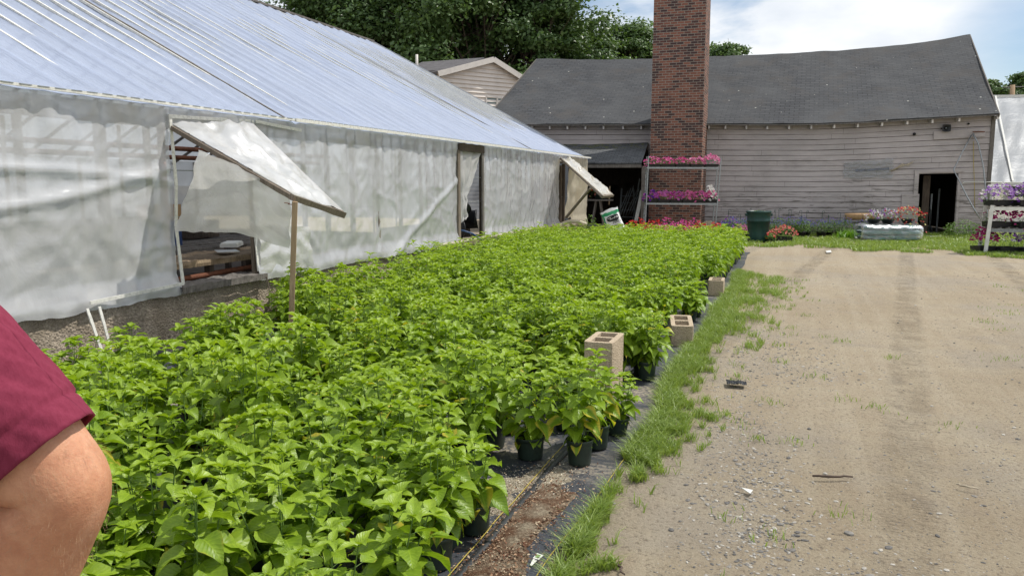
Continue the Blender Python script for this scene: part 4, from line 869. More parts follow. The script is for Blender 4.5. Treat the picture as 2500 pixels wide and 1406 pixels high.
col = t.mix(t.ramp(n, [(.35, 0.0), (.7, .75)]), br.outputs[0], (.088, .091, .094)); col = t.mix(lo, col, (.075, .068, .062)); col = t.mix(t.ramp(n2, [(.4, .35), (.6, 0.0)]), col, (.035, .036, .04))
lich = t.math('MULTIPLY', t.ramp(t.vor(1.9), [(.04, .8), (.06, 0.0)]), 1.0); col = t.mix(lich, col, (.42, .42, .38)); lich2 = t.ramp(t.vor(2.9, t.map((1.3, 1.3, 1.3))), [(.04, .7), (.06, 0.0)]); col = t.mix(t.math('MULTIPLY', lich2, t.ramp(t.noise(1.5), [(.45, 0.0), (.55, 1.0)])), col, (.36, .37, .33))
M['shingle'] = t.end(t.pr(col, .9, 0, t.bump(t.math('ADD', br.outputs['Fac'], t.math('MULTIPLY', n2, -.5)), -.5, .02), .25))
RW = (rZ[0]-eZ[0]); g = Geo(); g.grid(roofp, 150, 42, (BLn+1, 5.4)); g.build('roof', M['shingle'], barn, solid=.05).modifiers[0].offset = -1
roofbackL = lerp(RLp, RLp, 0)
def roofb(a, b):
    r_ = roofp(a, 1); back = lerp(BL, BR, a) - bn*9.4; return Vector((lerp(r_.x, back.x, b), lerp(r_.y, back.y, b), lerp(r_.z-.002, 3.4, b)))
g = Geo(); g.grid(roofb, 60, 6, (BLn, 5.4)); g.build('roof', M['shingle'], barn)
# front wall of overlapping boards; openings: lean-to bay and doorway
dU0, dz = bx(2243, 437); dU1, _ = bx(2337, 437); dZ = 1.80
lU0, lz1 = bx(1425, 352); lU1, _ = bx(1583, 352); lU0 = bx(1330, 352)[0]; LZ = 2.55
g = Geo(); rows = 21
def board(u0, u1, k, seed=0):
    n = max(1, int((u1-u0)/.35)); V = []
    ln = .006*nz(k*3.3, seed)
    for i in range(n+1):
        u = lerp(u0, u1, i/n); z0 = eave_z(u)*k/rows; z1 = eave_z(u)*(k+1)/rows
        sh = .006*nz(u*.8, k*5.1); w_ = .010*nz(u*.5, k*9.3); bo = -.12*math.sin(math.pi*min(1, max(0, u/BLn)))*math.sin(math.pi*k/rows)*0
        V += [wallp(u, z0+.003+w_, -.012+bo), wallp(u, z0+.003+w_, .022+sh+bo), wallp(u, z1-.008+w_, .006+sh*.5+bo)]
    g.add([list(p) for p in V], [q for i in range(n) for q in ([3*i, 3*i+3, 3*i+4, 3*i+1], [3*i+1, 3*i+4, 3*i+5, 3*i+2])])
for k in range(rows):
    zc = eave_z(dU0)*(k+.5)/rows; cuts = [(0, BLn)]
    if zc < LZ: cuts = [(0, lU0), (lU1, BLn)]
    if zc < dZ: cuts = [(a_, b_) if not (a_ < dU0 < b_) else None for a_, b_ in cuts]; cuts = [c_ for c_ in cuts if c_] + [(lU1 if zc < LZ else 0, dU0), (dU1, BLn)]
    for a_, b_ in cuts:
        u = a_; rq = random.Random(k*7+int(a_*3))
        while u < b_ - .01:                                       # board ends butt at uneven places
            L = rq.uniform(2.2, 4.6); e_ = min(b_, u+L); e_ = b_ if b_-e_ < .6 else e_; board(u, e_-.005, k, u); u = e_
g.build('wall', M['siding'], barn)
for a_, b_, za, zb_ in ((0, lU0, 0, 1), (lU0, lU1, LZ, 1), (lU1, dU0, 0, 1), (dU0, dU1, dZ, 1), (dU1, BLn, 0, 1)):
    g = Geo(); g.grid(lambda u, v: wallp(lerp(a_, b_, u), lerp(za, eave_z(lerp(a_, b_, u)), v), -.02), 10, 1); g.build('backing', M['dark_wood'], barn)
g = Geo()
for k in (0, 1):                                                  # gable ends
    B_ = (BL, BR)[k]; r_ = roofp(k, 1); bk = B_ - bn*9.2; e_ = Vector((B_.x, B_.y, eave_z(k*BLn)-.02))
    g.add([list(B_-bn*.02), list(bk), [bk.x, bk.y, 3.3], [r_.x-(.25*bdir.x if k else -.25*bdir.x), r_.y-(.25*bdir.y if k else -.25*bdir.y), r_.z-.12], list(e_-bn*.02)], [[0, 1, 2, 3, 4]])
bkL, bkR = BL-bn*9.2, BR-bn*9.2
def bwall(u0, u1, z0, z1, off): a_, b_ = wallp(u0, z0, off), wallp(u1, z1, off); g.quad([a_.x, a_.y, z0], [b_.x, b_.y, z0], [b_.x, b_.y, z1], [a_.x, a_.y, z1])
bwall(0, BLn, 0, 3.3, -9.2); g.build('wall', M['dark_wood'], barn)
# partition behind the lean-to bay, with two odd-shaped lit holes
g = Geo(); PO = -3.2
def hole_pts(pxs): 
    return [bx(x, y, PO) for x, y in pxs]
def part_wall(z0, z1, u0, u1): bwall(u0, u1, z0, z1, PO)
hA_ = hole_pts([(1492, 452), (1507, 465)]); 
u_lo, u_hi = bx(1300, 460, PO)[0], bx(1640, 460, PO)[0]
h1u0, h1z1 = bx(1491, 451, PO); h1u1, h1z0 = bx(1507, 465, PO); h2u0, h2z1 = bx(1526, 448, PO); h2u1, h2z0 = bx(1542, 458, PO)
part_wall(0, h1z0, u_lo, u_hi); part_wall(h2z1, 3.3, u_lo, u_hi)
part_wall(h1z0, h2z1, u_lo, h1u0); part_wall(h1z0, h2z1, h1u1, h2u0); part_wall(h1z0, h2z1, h2u1, u_hi); part_wall(h1z1, h2z1, h1u0, h1u1)
q = [wallp(h2u0, h1z0, PO), wallp(h2u0+.001, h2z1, PO), wallp((h2u0+h2u1)/2, h1z0+.02, PO)]; g.add([list(x) for x in q], [[0, 1, 2]])
q = [wallp(h2u1, h1z0, PO), wallp(h2u1, h2z1, PO), wallp((h2u0+h2u1)/2, h1z0+.02, PO)]; g.add([list(x) for x in q], [[0, 1, 2]]); q = [wallp(h2u0, h1z0, PO), wallp((h2u0+h2u1)/2, h1z0+.02, PO), wallp(h2u1, h1z0, PO)]
for u_ in (u_lo+.3, u_hi-.3):
    a_, b_ = wallp(u_, 0, -.05), wallp(u_, 0, PO); g.quad([a_.x, a_.y, 0], [b_.x, b_.y, 0], [b_.x, b_.y, 3.4], [a_.x, a_.y, 3.4])
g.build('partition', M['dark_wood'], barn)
for kk, (hu0, hu1, hz0, hz1) in enumerate(((h1u0, h1u1, h1z0, h1z1), (h2u0, h2u1, h1z0, h2z1))):
    a_, b_ = wallp(hu0, hz0, PO-.05), wallp(hu1, hz1, PO-.05); g = Geo(); g.quad([a_.x, a_.y, hz0], [b_.x, b_.y, hz0], [b_.x, b_.y, hz1], [a_.x, a_.y, hz1])
# rafter tails, fascia, corner board
M['trimw'] = plain('white_trim', (.62, .58, .54), .6, 0, 4, .15, .05); M['tail'] = plain('faded_paint', (.48, .46, .44), .8)
g = Geo(); pu = [lerp(EOU0, EOU1, k/80) for k in range(81)]
for a_, b_ in zip(pu[:-1], pu[1:]): g.beam(wallp(a_, eave_z(a_)-.045, .33), wallp(b_, eave_z(b_)-.045, .33), .03, .035)
g.build('eave_trim', M['grey_wood'], barn)
tails = [1300, 1343, 1386, 1430, 1474, 1522, 1566] + [1731, 1771, 1822, 1873, 1926, 1980, 2036, 2093, 2152, 2213, 2274, 2339, 2432]
for k, px in enumerate(tails):
    u, _ = bx(px, 305, .2); ez = eave_z(u); g = Geo(); g.beam(wallp(u, ez-.10, .0), wallp(u, ez-.115, .30), .05, .10); g.build('rafter_tail', M['trimw'] if k > 12 else M['tail'], barn)
g = Geo(); g.beam(wallp(BLn-.02, 0, .03), wallp(BLn-.02, eave_z(BLn)-.05, .03), .10, .05, up=bn); g.beam(wallp(BLn+.04, 1.9, -.10), wallp(BLn+.04, eave_z(BLn)-.1, -.1), .02, .22, up=bn); g.build('corner_board', M['grey_wood'], barn)
g = Geo(); 
rk0, rk1 = roofp(1, 0), roofp(1, 1); g.beam(rk0-Vector((0, 0, .06)), rk1-Vector((0, 0, .06)), .03, .10); g.build('rake_board', M['grey_wood'], barn); g = Geo(); rk0, rk1 = roofp(0, 0), roofp(0, 1); g.beam(rk0-Vector((0, 0, .06)), rk1-Vector((0, 0, .06)), .03, .10); g.build('rake_board', M['grey_wood'], barn)
# door surround and boards
g = Geo(); g.beam(wallp(dU0-.07, 0, .035), wallp(dU0-.07, dZ+.05, .035), .12, .03, up=bn); g.beam(wallp(dU0-.14, dZ+.05, .036), wallp(dU1+.14, dZ+.10, .036), .03, .10, up=(0, 0, 1)); g.beam(wallp(dU1+.05, 0, .035), wallp(dU1+.05, dZ, .035), .07, .03, up=bn); g.build('door_frame', M['siding'], barn)
pu0, pz0 = bx(2278, 333); pu1, _ = bx(2404, 326); g = Geo(); g.beam(wallp(pu0, 2.90, .04), wallp(pu1, 2.98, .04), .03, .24, up=(0, 0, 1)); g.build('patch_board', M['siding'], barn)
du, _z = bx(2215, 520); g = Geo(); g.beam(wallp(du+.05, .25, .035), wallp(du+.05, 1.20, .035), .48, .02, up=bn); g.build('patch_board', M['siding'], barn)
# ragged blocks beside the door, dark lumps and horn speaker
g = Geo(); c_ = wallp(bx(2307, 314)[0], bx(2307, 314)[1], .10); ax_ = Matrix((bdir, Vector((0, 0, 1)), bn)).transposed()
hs = thing('horn_speaker', 'black square horn loudspeaker fixed high on the barn wall', 'loudspeaker', c_)
g = Geo(); V = []
for (sx_, z_) in ((.03, -.09), (.05, -.03), (.10, .05), (.115, .05), (.115, .07), (.10, .07), (.045, -.02), (0.0, -.03)):
    for j in range(16):
        a_ = 2*math.pi*j/16; ca, sa = math.cos(a_), math.sin(a_); sq = 1/max(abs(ca), abs(sa))**(.75 if sx_ > .08 else 0); V.append(list(c_ + ax_ @ Vector((ca*sx_*sq, sa*sx_*sq*.92, z_))))
g.add(V, [[i*16+j, i*16+(j+1) % 16, (i+1)*16+(j+1) % 16, (i+1)*16+j] for i in range(7) for j in range(16)]); g.build('horn', M['black'], hs, True)
g = Geo(); g.lathe([(0, .03), (.022, .02), (.026, .0), (.02, -.03)], c_, 12, ax_); g.build('driver_cap', M['galv'], hs, True); g = Geo(); g.beam(c_-bn*.09, c_-bn*.09-bdir*.12, .03, .03); g.build('bracket', M['black'], hs)
for (px, py, s, lb) in ((2231, 328, .045, 'dark lump fixed on the barn wall to the side of the horn speaker'), (2363, 303, .03, 'small dark insulator high near the barn corner')):
    u, z = bx(px, py); g = Geo(); g.lathe([(s*.5, -.05), (s, -.01), (s*.9, .03), (0, .045)], wallp(u, z, .05), 10, ax_); tag(g.build('insulator', M['black'], smooth=True), lb, 'insulator')
# plastic sheet and stick on the wall
u0, z0 = bx(2058, 436); u1, z1 = bx(2180, 396); ps = thing('plastic_patch', 'ragged clear plastic sheet stapled over a blue gap in the barn wall', 'plastic sheet', wallp(u0, z0, .04))
g = Geo(); g.grid(lambda a, b: wallp(lerp(u0, u1, a)+.05*nz(b*4, 1), lerp(z0, z1, b)+.06*nz(a*5, b, 3)+.10*a*b, .05+.025*nz(a*12, b*8)), 36, 16); g.build('sheet', M['film_wrap'], ps)
M['gap_blue'] = plain('dark_blue_cloth', (.03, .04, .09), .8); a_, b_ = bx(2088, 417), bx(2170, 412); g = Geo(); g.beam(wallp(a_[0], a_[1], .033), wallp(b_[0], b_[1], .033), .01, .07, n=6, wob=.2); g.build('cloth_strip', M['gap_blue'], ps)
a_, b_ = bx(2172, 418), bx(2228, 395); g = Geo()
for k in range(5): g.tube([wallp(a_[0]+.03*k, a_[1]+.01*k, .06), wallp((a_[0]+b_[0])/2, (a_[1]+b_[1])/2+.02*k, .10), wallp(b_[0]-.03*k, b_[1]-.035*k, .12)], [.025, .012, .008], 5)
g.tube([wallp(b_[0]-.1, b_[1], .1), wallp(b_[0]+.15, b_[1]+.05, .12), wallp(b_[0]+.4, b_[1]+.02, .1)], .004, 4); tag(g.build('dry_branch', M['pale_twig'], smooth=True), 'dry branch poking out beside the plastic sheet on the barn wall', 'branch')
# bent pipes leaning by the door
def pxpipe(name, pts, r, lb, mat='galv'):
    g = Geo(); g.tube([WP(x, y, BL+bn*o, bn) for x, y, o in pts], r, 8); return tag(g.build(name, M[mat], smooth=True), lb, 'pipe', None)
pxpipe('bent_pipe', [(2372, 330, .12), (2350, 370, .3), (2328, 415, .45), (2344, 446, .55), (2362, 482, .7), (2378, 510, .8), (2392, 533, .9)], .017, 'kinked thin metal pipe slanting down across the barn doorway corner')
pxpipe('bent_pipe', [(2375, 326, .12), (2388, 350, .16), (2395, 380, .2), (2401, 410, .25), (2404, 440, .3), (2408, 475, .35), (2410, 520, .4), (2410, 565, .45)], .020, 'curved pale hoop pipe standing at the barn corner')
pxpipe('water_pipe', [(2347, 452, .08), (2354, 445, .08), (2380, 444, .08), (2425, 445, .1), (2500, 446, .12)], .012, 'thin pale horizontal pipe low on the barn corner', 'white_pl')
pxpipe('hanging_cable', [(2377, 345, .07), (2377, 400, .07), (2379, 450, .07), (2380, 520, .07)], .008, 'yellowish cable hanging down the barn wall near the corner', 'yellow_cord')
pxpipe('bracket_rod', [(2375, 322, .10), (2404, 322, .06)], .014, 'short rusty rod fixed near the top of the barn corner', 'rust')
# things inside the doorway
def ipx(x, y, o): return WP(x, y, BL+bn*o, bn)
g = Geo(); a_ = ipx(2262, 450, -.35); b_ = ipx(2262, 545, -.35); g.beam((a_.x, a_.y, 0), (a_.x, a_.y, 1.75), .20, .03, up=bn); tag(g.build('inner_board', M['dark_wood']), 'weathered board standing just inside the barn doorway', 'board')
for (px, o, h_, lb) in ((2291, -1.2, 1.35, 'pale upright pipe inside the barn doorway'), (2273, -.6, 1.2, 'second pale pipe standing against the inner board of the doorway')):
    a_ = ipx(px, 500, o); g = Geo(); g.tube([(a_.x, a_.y, 0), (a_.x, a_.y, h_)], .03, 8); tag(g.build('upright_pipe', M['galv']), lb, 'pipe')
a_ = ipx(2258, 540, -.5); ht = thing('hand_truck', 'black hand truck parked inside the barn doorway', 'hand truck', (a_.x, a_.y, 0)); g = Geo()
P_ = lambda u, z, o: Vector((a_.x, a_.y, z)) + bdir*u + bn*o
g.tube([P_(-.15, .1, 0), P_(-.15, .7, 0), P_(-.1, .78, 0), P_(.1, .78, 0), P_(.15, .7, 0), P_(.15, .1, 0)], .014, 6); g.tube([P_(-.15, .4, 0), P_(.15, .4, 0)], .012, 6); g.build('frame', M['black'], ht, True); g = Geo(); g.box(P_(0, .06, .1), (.2, .12, .008)); g.build('toe_plate', M['black'], ht)
for s in (-1, 1): g = Geo(); g.lathe([(.03, -.02), (.10, -.02), (.11, 0), (.10, .02), (.03, .02)], P_(.2*s, .11, -.06), 16, Matrix((bn, Vector((0, 0, 1)), bdir)).transposed()); g.build('wheel', M['black'], ht, True)
# ------------------------------------------------------------------ lean-to porch
lt = thing('lean_to', 'open-fronted lean-to porch with a mossy shingle roof between greenhouse and chimney', 'porch', wallp((lU0+lU1)/2, 0, 1))
uA, uB = bx(1300, 352)[0], bx(1583, 352)[0]; PR = 1.9
zt = bx(1500, 352)[1]; pf = WP(1500, 401, BL+bn*PR, bn).z
def ltr(a, b): p = lerp(wallp(lerp(uA, uB, a), zt-.10*math.sin(math.pi*a)*.4, .03), wallp(lerp(uA, uB-.12, a), pf, PR), b); p.z += .02*nz(a*9, b*6); return p
t = NT('mossy_shingles'); uv = t.tc.outputs['UV']; br = t.n('ShaderNodeTexBrick'); t.l(uv, br.inputs[0]); br.inputs['Scale'].default_value = 1; br.inputs['Brick Width'].default_value = .28; br.inputs['Row Height'].default_value = .12; br.inputs['Mortar Size'].default_value = .008
br.inputs['Color1'].default_value = (.07, .075, .08, 1); br.inputs['Color2'].default_value = (.11, .115, .12, 1); br.inputs['Mortar'].default_value = (.02, .02, .022, 1)
n = t.noise(7, 6, .7); vy = t.sep(uv)[1]; mo = t.math('MULTIPLY', t.ramp(n, [(.5, 0.0), (.6, .9)]), t.ramp(vy, [(.25, 1.0), (.75, 0.0)])); col = t.mix(mo, br.outputs[0], (.10, .11, .02))
M['shingle2'] = t.end(t.pr(col, .85, 0, t.bump(t.math('ADD', br.outputs['Fac'], n), -.5, .02), .3))
g = Geo(); g.grid(ltr, 50, 20, (5, 2.1)); g.build('roof', M['shingle2'], lt, solid=.04)
g = Geo(); g.beam(wallp(uA, pf-.06, PR-.02), wallp(uB-.12, pf-.06, PR-.02), .03, .09); g.build('eave_trim', M['grey_wood'], lt)
uP = bx(1571, 470, PR)[0]; uP = (WP(1571, 470, BL+bn*(PR-.1), bn)-BL).dot(bdir)
g = Geo(); g.beam(wallp(uP, 0, PR-.12), wallp(uP, pf-.06, PR-.12), .13, .10, up=bn); g.build('post', M['grey_wood'], lt)
g = Geo(); a_, b_, c_ = wallp(uB-.04, 0, .03), wallp(uB-.04, 0, PR-.1), wallp(uB-.04, pf-.06, PR-.1); g.add([list(a_), list(b_), list(c_), [a_.x, a_.y, zt]], [[0, 1, 2, 3]]); g.build('side_wall', M['dark_wood'], lt)
g = Geo(); g.beam(wallp(uA, 0, PR-.12), wallp(uA, pf-.06, PR-.12), .13, .10, up=bn); g.build('post', M['grey_wood'], lt)
# contents of the lean-to
def q_(px, py, o): return WP(px, py, BL+bn*o, bn)
def bar(name, p, q, a, b, mat, lb, cat): g = Geo(); g.beam(p, q, a, b); return tag(g.build(name, M[mat]), lb, cat)
a_, b_ = q_(1553, 540, 1.3), q_(1568, 466, 1.0); bar('white_plank', a_, b_, .12, .03, 'white_pl', 'white plank leaning inside the porch post', 'plank')
M['glass'] = plain('dusty_glass', (.20, .26, .27), .25, 0, 6, .5, .05); r2 = random.Random(2)
for k in range(6):
    a_, b_ = q_(1508+k*7, 528-2*k, .5), q_(1532+k*7, 470-6*(k % 3), .1); root = thing('glass_sash', f'{ORD[k]} old glazed sash from the step ladder leaning inside the porch', 'window sash', a_, 'old sashes leaning in the porch')
    g = Geo(); g.beam(a_, b_, .012, .32, up=bn); g.build('frame', M['galv_dull'], root); g = Geo(); g.beam(lerp(a_, b_, .05)+bn*.012, lerp(a_, b_, .95)+bn*.012, .008, .25, up=bn); g.build('pane', M['glass'], root)
bar('long_pole', q_(1545, 540, .3), q_(1562, 436, .1), .03, .03, 'galv_dull', 'long thin pole leaning in the dark porch', 'pole')
ld = thing('step_ladder', 'dark step ladder in the shade at the back of the porch', 'ladder', q_(1530, 530, -.5))
for (x0, x1) in ((1512, 1518), (1552, 1546)): g = Geo(); g.beam(q_(x0, 545, -.4), q_(x1, 460, -.8), .05, .03); g.build('rail', M['galv_dull'], ld)
for k in range(4): g = Geo(); g.beam(q_(1512+1.5*k, 530-17*k, -.45-.08*k), q_(1552-1.5*k, 530-17*k, -.45-.08*k), .08, .02); g.build('rung', M['galv_dull'], ld)
# sawhorse table with geranium pot
tc0 = q_(1460, 545, 2.3); tbt = thing('sawhorse_table', 'grey plank table on an A-shaped trestle before the porch', 'table', (tc0.x, tc0.y, 0)); ztop = q_(1460, 487, 2.3).z
T_ = lambda u, z, o: Vector((tc0.x, tc0.y, z)) + bdir*u + bn*o
g = Geo(); g.box(T_(0, ztop-.02, 0), (.42, .25, .02), math.atan2(bdir.y, bdir.x)); g.build('table_top', M['grey_wood'], tbt)
for s in (-1, 1):
    for o in (-.18, .18): g = Geo(); g.beam(T_(.0+s*.06, ztop-.04, o), T_(s*.22, 0, o), .06, .04); g.build('leg', M['grey_wood'], tbt)
g = Geo(); g.beam(T_(-.30, .28, .2), T_(.3, .28, .2), .03, .12); g.build('cross_board', M['grey_wood'], tbt)
g = Geo(); g.lathe([(.0, .0), (.12, .0), (.15, .27), (.165, .27), (.165, .31), (.14, .31)], T_(.02, 0, -.05), 20); tag(g.build('terracotta_pot', M['terra'], smooth=True), 'orange pot standing under the sawhorse table', 'plant pot')
bar('leaning_frame', q_(1487, 500, 1.9), q_(1489, 455, 1.9), .05, .03, 'new_wood', 'pale wooden upright standing behind the sawhorse table', 'wooden upright')
# ------------------------------------------------------------------ chimney
t = NT('old_brick'); uv = t.tc.outputs['UV']; br = t.n('ShaderNodeTexBrick'); t.l(uv, br.inputs[0]); br.inputs['Scale'].default_value = 1; br.inputs['Brick Width'].default_value = .205; br.inputs['Row Height'].default_value = .073; br.inputs['Mortar Size'].default_value = .0095; br.inputs['Mortar Smooth'].default_value = .2; br.inputs['Bias'].default_value = -.1
br.inputs['Color1'].default_value = (.25, .105, .072, 1); br.inputs['Color2'].default_value = (.15, .062, .048, 1); br.inputs['Mortar'].default_value = (.33, .29, .24, 1)
cell = t.n('ShaderNodeTexBrick'); t.l(uv, cell.inputs[0]); cell.inputs['Scale'].default_value = 1; cell.inputs['Brick Width'].default_value = .205; cell.inputs['Row Height'].default_value = .073; cell.inputs['Mortar Size'].default_value = 0; cell.inputs['Color1'].default_value = (0, 0, 0, 1); cell.inputs['Color2'].default_value = (1, 1, 1, 1)
n = t.noise(1.0, 6, .7, t.map((1, 1, .5), 'UV')); n2 = t.noise(60, 4, .7, uv); n3 = t.noise(.7, 4, .6, uv)
dk = t.ramp(t.math('ADD', t.math('MULTIPLY', t.sep(cell.outputs[0])[0], .34), t.math('MULTIPLY', n, .75)), [(.50, 0.0), (.66, .9)])
col = t.mix(t.math('MULTIPLY', dk, t.math('SUBTRACT', 1.0, t.math('MULTIPLY', br.outputs['Fac'], .75))), br.outputs[0], (.045, .035, .038)); col = t.mix(t.ramp(n2, [(.4, .3), (.65, 0.0)]), col, (.10, .05, .04)); col = t.mix(t.ramp(n3, [(.55, 0.0), (.7, .4)]), col, (.12, .075, .06))
M['brick'] = t.end(t.pr(col, .9, 0, t.bump(t.math('ADD', t.math('MULTIPLY', br.outputs['Fac'], -1), t.math('MULTIPLY', n2, .3)), .8, .012), .2))
c0 = WP(1583, 540, BL+bn*1.15, bn); c1 = WP(1709, 540, BL+bn*1.15, bn); cu0, cu1 = (c0-BL).dot(bdir), (c1-BL).dot(bdir); ch = thing('brick_chimney', 'tall square red brick chimney with sooty bricks rising before the barn', 'chimney', wallp((cu0+cu1)/2, 0, .7))
g = Geo(); HT = 10.4; X_, Y_ = Vector((1, 0, 0)), Vector((0, 1, 0)); c0 = Vector((c0.x, c0.y, 0)); wq = 1.55; cs = [c0, c0+X_*wq, c0+X_*wq+Y_*1.25, c0+Y_*1.25]; cc = sum(cs, Vector())/4; NS = 24
uu = 0
for k in range(4):
    a_, b_ = cs[k], cs[(k+1) % 4]; w_ = (b_-a_).length
    def cf(a, b, a_=a_, b_=b_):
        p = lerp(a_, b_, a); tp = 1 - .035*b; p = cc + (p-cc)*tp; return Vector((p.x, p.y, HT*b)) 
    gg_ = Geo(); gg_.grid(cf, 10, NS, (w_, HT)); U = gg_.uv[0].copy(); U[:, 0] += uu; g.add(gg_.v[0], gg_.f[0], U); uu += round(w_/.1025)*.1025 + .1025
g.build('shaft', M['brick'], ch)
g = Geo(); g.box((cc.x, cc.y, HT+.06), (.88, .78, .06), math.atan2(bdir.y, bdir.x)); g.build('cap', M['block'], ch)
g = Geo(); g.beam(wallp(cu1+.055, 0, .05), wallp(cu1+.03, 3.5, .05), .07, .04, up=bn); g.build('flashing', M['black'], ch)
# ------------------------------------------------------------------ flowers
def petals(g, c, r, col, rr, up):
    m = up.to_track_quat('Z', 'Y').to_matrix(); V = [list(c - up*r*.35)]; n = 10
    for j in range(n):
        a_ = 2*math.pi*j/n; k = r*(1 if j % 2 == 0 else .80); V.append(list(c + m @ Vector((math.cos(a_)*k, math.sin(a_)*k, rr.uniform(-.1, .15)*r))))
    cc_ = [tuple(x*.55 for x in col)] + [col]*n; g.add(V, [[0, 1+j, 1+(j+1) % n] for j in range(n)], None, np.array(cc_))
PINK, HOT, MAG, PUR, RED, WHT, COR, BLU, LILAC = (.72, .16, .36), (.66, .06, .26), (.42, .02, .17), (.13, .02, .28), (.55, .022, .02), (.80, .78, .74), (.80, .20, .16), (.15, .145, .38), (.42, .20, .60)
def clump(root, w_, d_, h_, cols, nfl, nlf, seed, r_=.028, leaf=.04, flow=.0, yaw=0.0, base=0.0, spike=False, domed=1.0):
    rr = random.Random(seed); gl, gf = Geo(), Geo(); O = root.location; m = Matrix.Rotation(yaw, 3, 'Z')
    def pt(k=1.0):
        a_ = rr.uniform(0, 6.283); q = rr.random()**.5*k; x, y = math.cos(a_)*q, math.sin(a_)*q; return x, y, base + h_*(1-domed*.45*(q**2))
    for k in range(nlf):
        x, y, z = pt(); z = base + (z-base)*rr.uniform(.15, .95) - flow*max(0, abs(x)-.7); p = O + m @ Vector((x*w_/2, y*d_/2, z)); d = Vector((rr.gauss(x*.6, .6), rr.gauss(y*.6, .6), rr.uniform(-.2, .9))); add_leaf(gl, p, m @ d, leaf*rr.uniform(.6, 1.2), .8, (rr.random(), rr.uniform(0, .6), 0), False, 0, .8)
    for k in range(nfl):
        x, y, z = pt(1.08); z -= flow*max(0, rr.random()-.35)*2*max(0, math.hypot(x, y)-.6); p = O + m @ Vector((x*w_/2, y*d_/2, z*rr.uniform(.82, 1.08))); u_ = (Vector((x*.4+rr.gauss(0, .3), y*.4+rr.gauss(0, .3), .6)) + Vector((RT[0]*0-FW[0]*.55, -FW[1]*.55, 0))).normalized()
        c = cols[rr.randrange(len(cols))]; j = rr.uniform(.8, 1.12); petals(gf, p, r_*rr.uniform(.7, 1.15), tuple(min(.9, v*j) for v in c), rr, u_)
    gl.build('foliage', M['flower_leaf'], root, True); gf.build('blossom', M['blossom'], root)
def tray_box(root, w_, d_, h_, yaw, mat='black'):
    g = Geo(); m = Matrix.Rotation(yaw, 3, 'Z'); O = root.location; c8 = []
    for z, k in ((0, .92), (h_, 1.0), (h_, .97), (h_*.75, .96)): c8 += [list(O + m @ Vector((sx*w_/2*k, sy*d_/2*k, z))) for sx, sy in ((-1, -1), (1, -1), (1, 1), (-1, 1))]
    g.add(c8, [[0, 3, 2, 1]] + [[i*4+j, i*4+(j+1) % 4, i*4+4+(j+1) % 4, i*4+4+j] for i in range(3) for j in range(4)] + [[12, 13, 14, 15]]); g.build('tray', M[mat], root)
WY = math.atan2(bdir.y, bdir.x)
# metal rack before the chimney
rk = D(1660, 560, 22.5); rk.z = 0; ry = YAW - .05; mR = Matrix.Rotation(ry, 3, 'Z'); rack = thing('plant_rack', 'tall grey metal shelf rack holding petunia trays before the chimney', 'rack', rk)
Lr = lambda x, y, z: rk + mR @ Vector((x, y, z))
hw = .98; zs = [.95, 1.94]
for (x_, y_) in ((-hw, -.2), (-hw, .2), (hw, -.2), (hw, .2)):
    g = Geo(); lean = .03 if x_ < 0 else .05; g.beam(Lr(x_-lean, y_, 0), Lr(x_+lean*1.2, y_, 2.26 if x_ < 0 else 2.20), .045, .03); g.build('post', M['galv'], rack)
for z_ in zs:
    g = Geo(); s = .012*(z_-1.2)
    for y_ in (-.2, .2): g.beam(Lr(-hw, y_, z_), Lr(hw, y_, z_-.01), .03, .045)
    for k in range(9): x_ = lerp(-hw, hw, k/8); g.beam(Lr(x_, -.2, z_+.0), Lr(x_, .2, z_+.0), .04, .012)
    g.build('shelf', M['galv'], rack)
for x_ in (-hw,):
    for k in range(12): g = Geo(); z_ = .3+.165*k; g.beam(Lr(x_, -.2, z_), Lr(x_, .2, z_), .02, .02); g.build('rung', M['galv'], rack)
top = [('red and pink petunia tray', [HOT, PINK], 26), ('magenta petunia tray trailing over the shelf', [HOT, MAG, PINK], 28), ('sparse pink petunia tray', [HOT, PINK], 20), ('light pink petunia tray', [PINK, (.8, .35, .5)], 46), ('tall pale pink petunia tray', [(.8, .3, .48), PINK], 60)]
for k, (lb, cs_, nf) in enumerate(top):
    r = thing('flower_tray', f'{lb}, {ORD[k]} along the upper metal rack shelf', 'flower tray', Lr(-.80+.40*k, -.03, zs[1]+.026), 'petunia trays on the metal rack'); tray_box(r, .38, .34, .075, ry); clump(r, .50, .42, .22+(.07 if k == 4 else 0), cs_, nf+14, 120, 40+k, .038, .038, .25, ry, .05)
mid_ = [('purple and dark petunia tray', [PUR, (.55, .12, .5), (.5, .1, .45)], 44), ('mauve petunia tray', [(.62, .16, .48), PINK], 44), ('mixed magenta petunia tray', [(.5, .05, .3), (.6, .15, .45)], 40), ('dense mauve pink petunia tray', [(.62, .16, .45), PINK], 56), ('pink petunia tray', [PINK, (.6, .1, .35)], 44), ('pink petunia tray with a white cluster', [PINK, WHT, PINK], 46)]
for k, (lb, cs_, nf) in enumerate(mid_):
    r = thing('flower_tray', f'{lb}, {ORD[k]} along the lower metal rack shelf', 'flower tray', Lr(-.83+.335*k, -.03, zs[0]+.026), 'petunia trays on the metal rack'); tray_box(r, .32, .34, .085, ry); clump(r, .44, .44, .27, cs_, nf+10, 110, 60+k, .040, .036, .28, ry, .06)
r = thing('flower_tray', 'white petunias clustered at the end of the lower rack shelf', 'flower tray', Lr(.78, -.12, zs[0]+.12), 'petunia trays on the metal rack'); tray_box(r, .12, .12, .06, ry); clump(r, .22, .2, .30, [WHT], 22, 20, 91, .034, .03, 0, ry, .12)
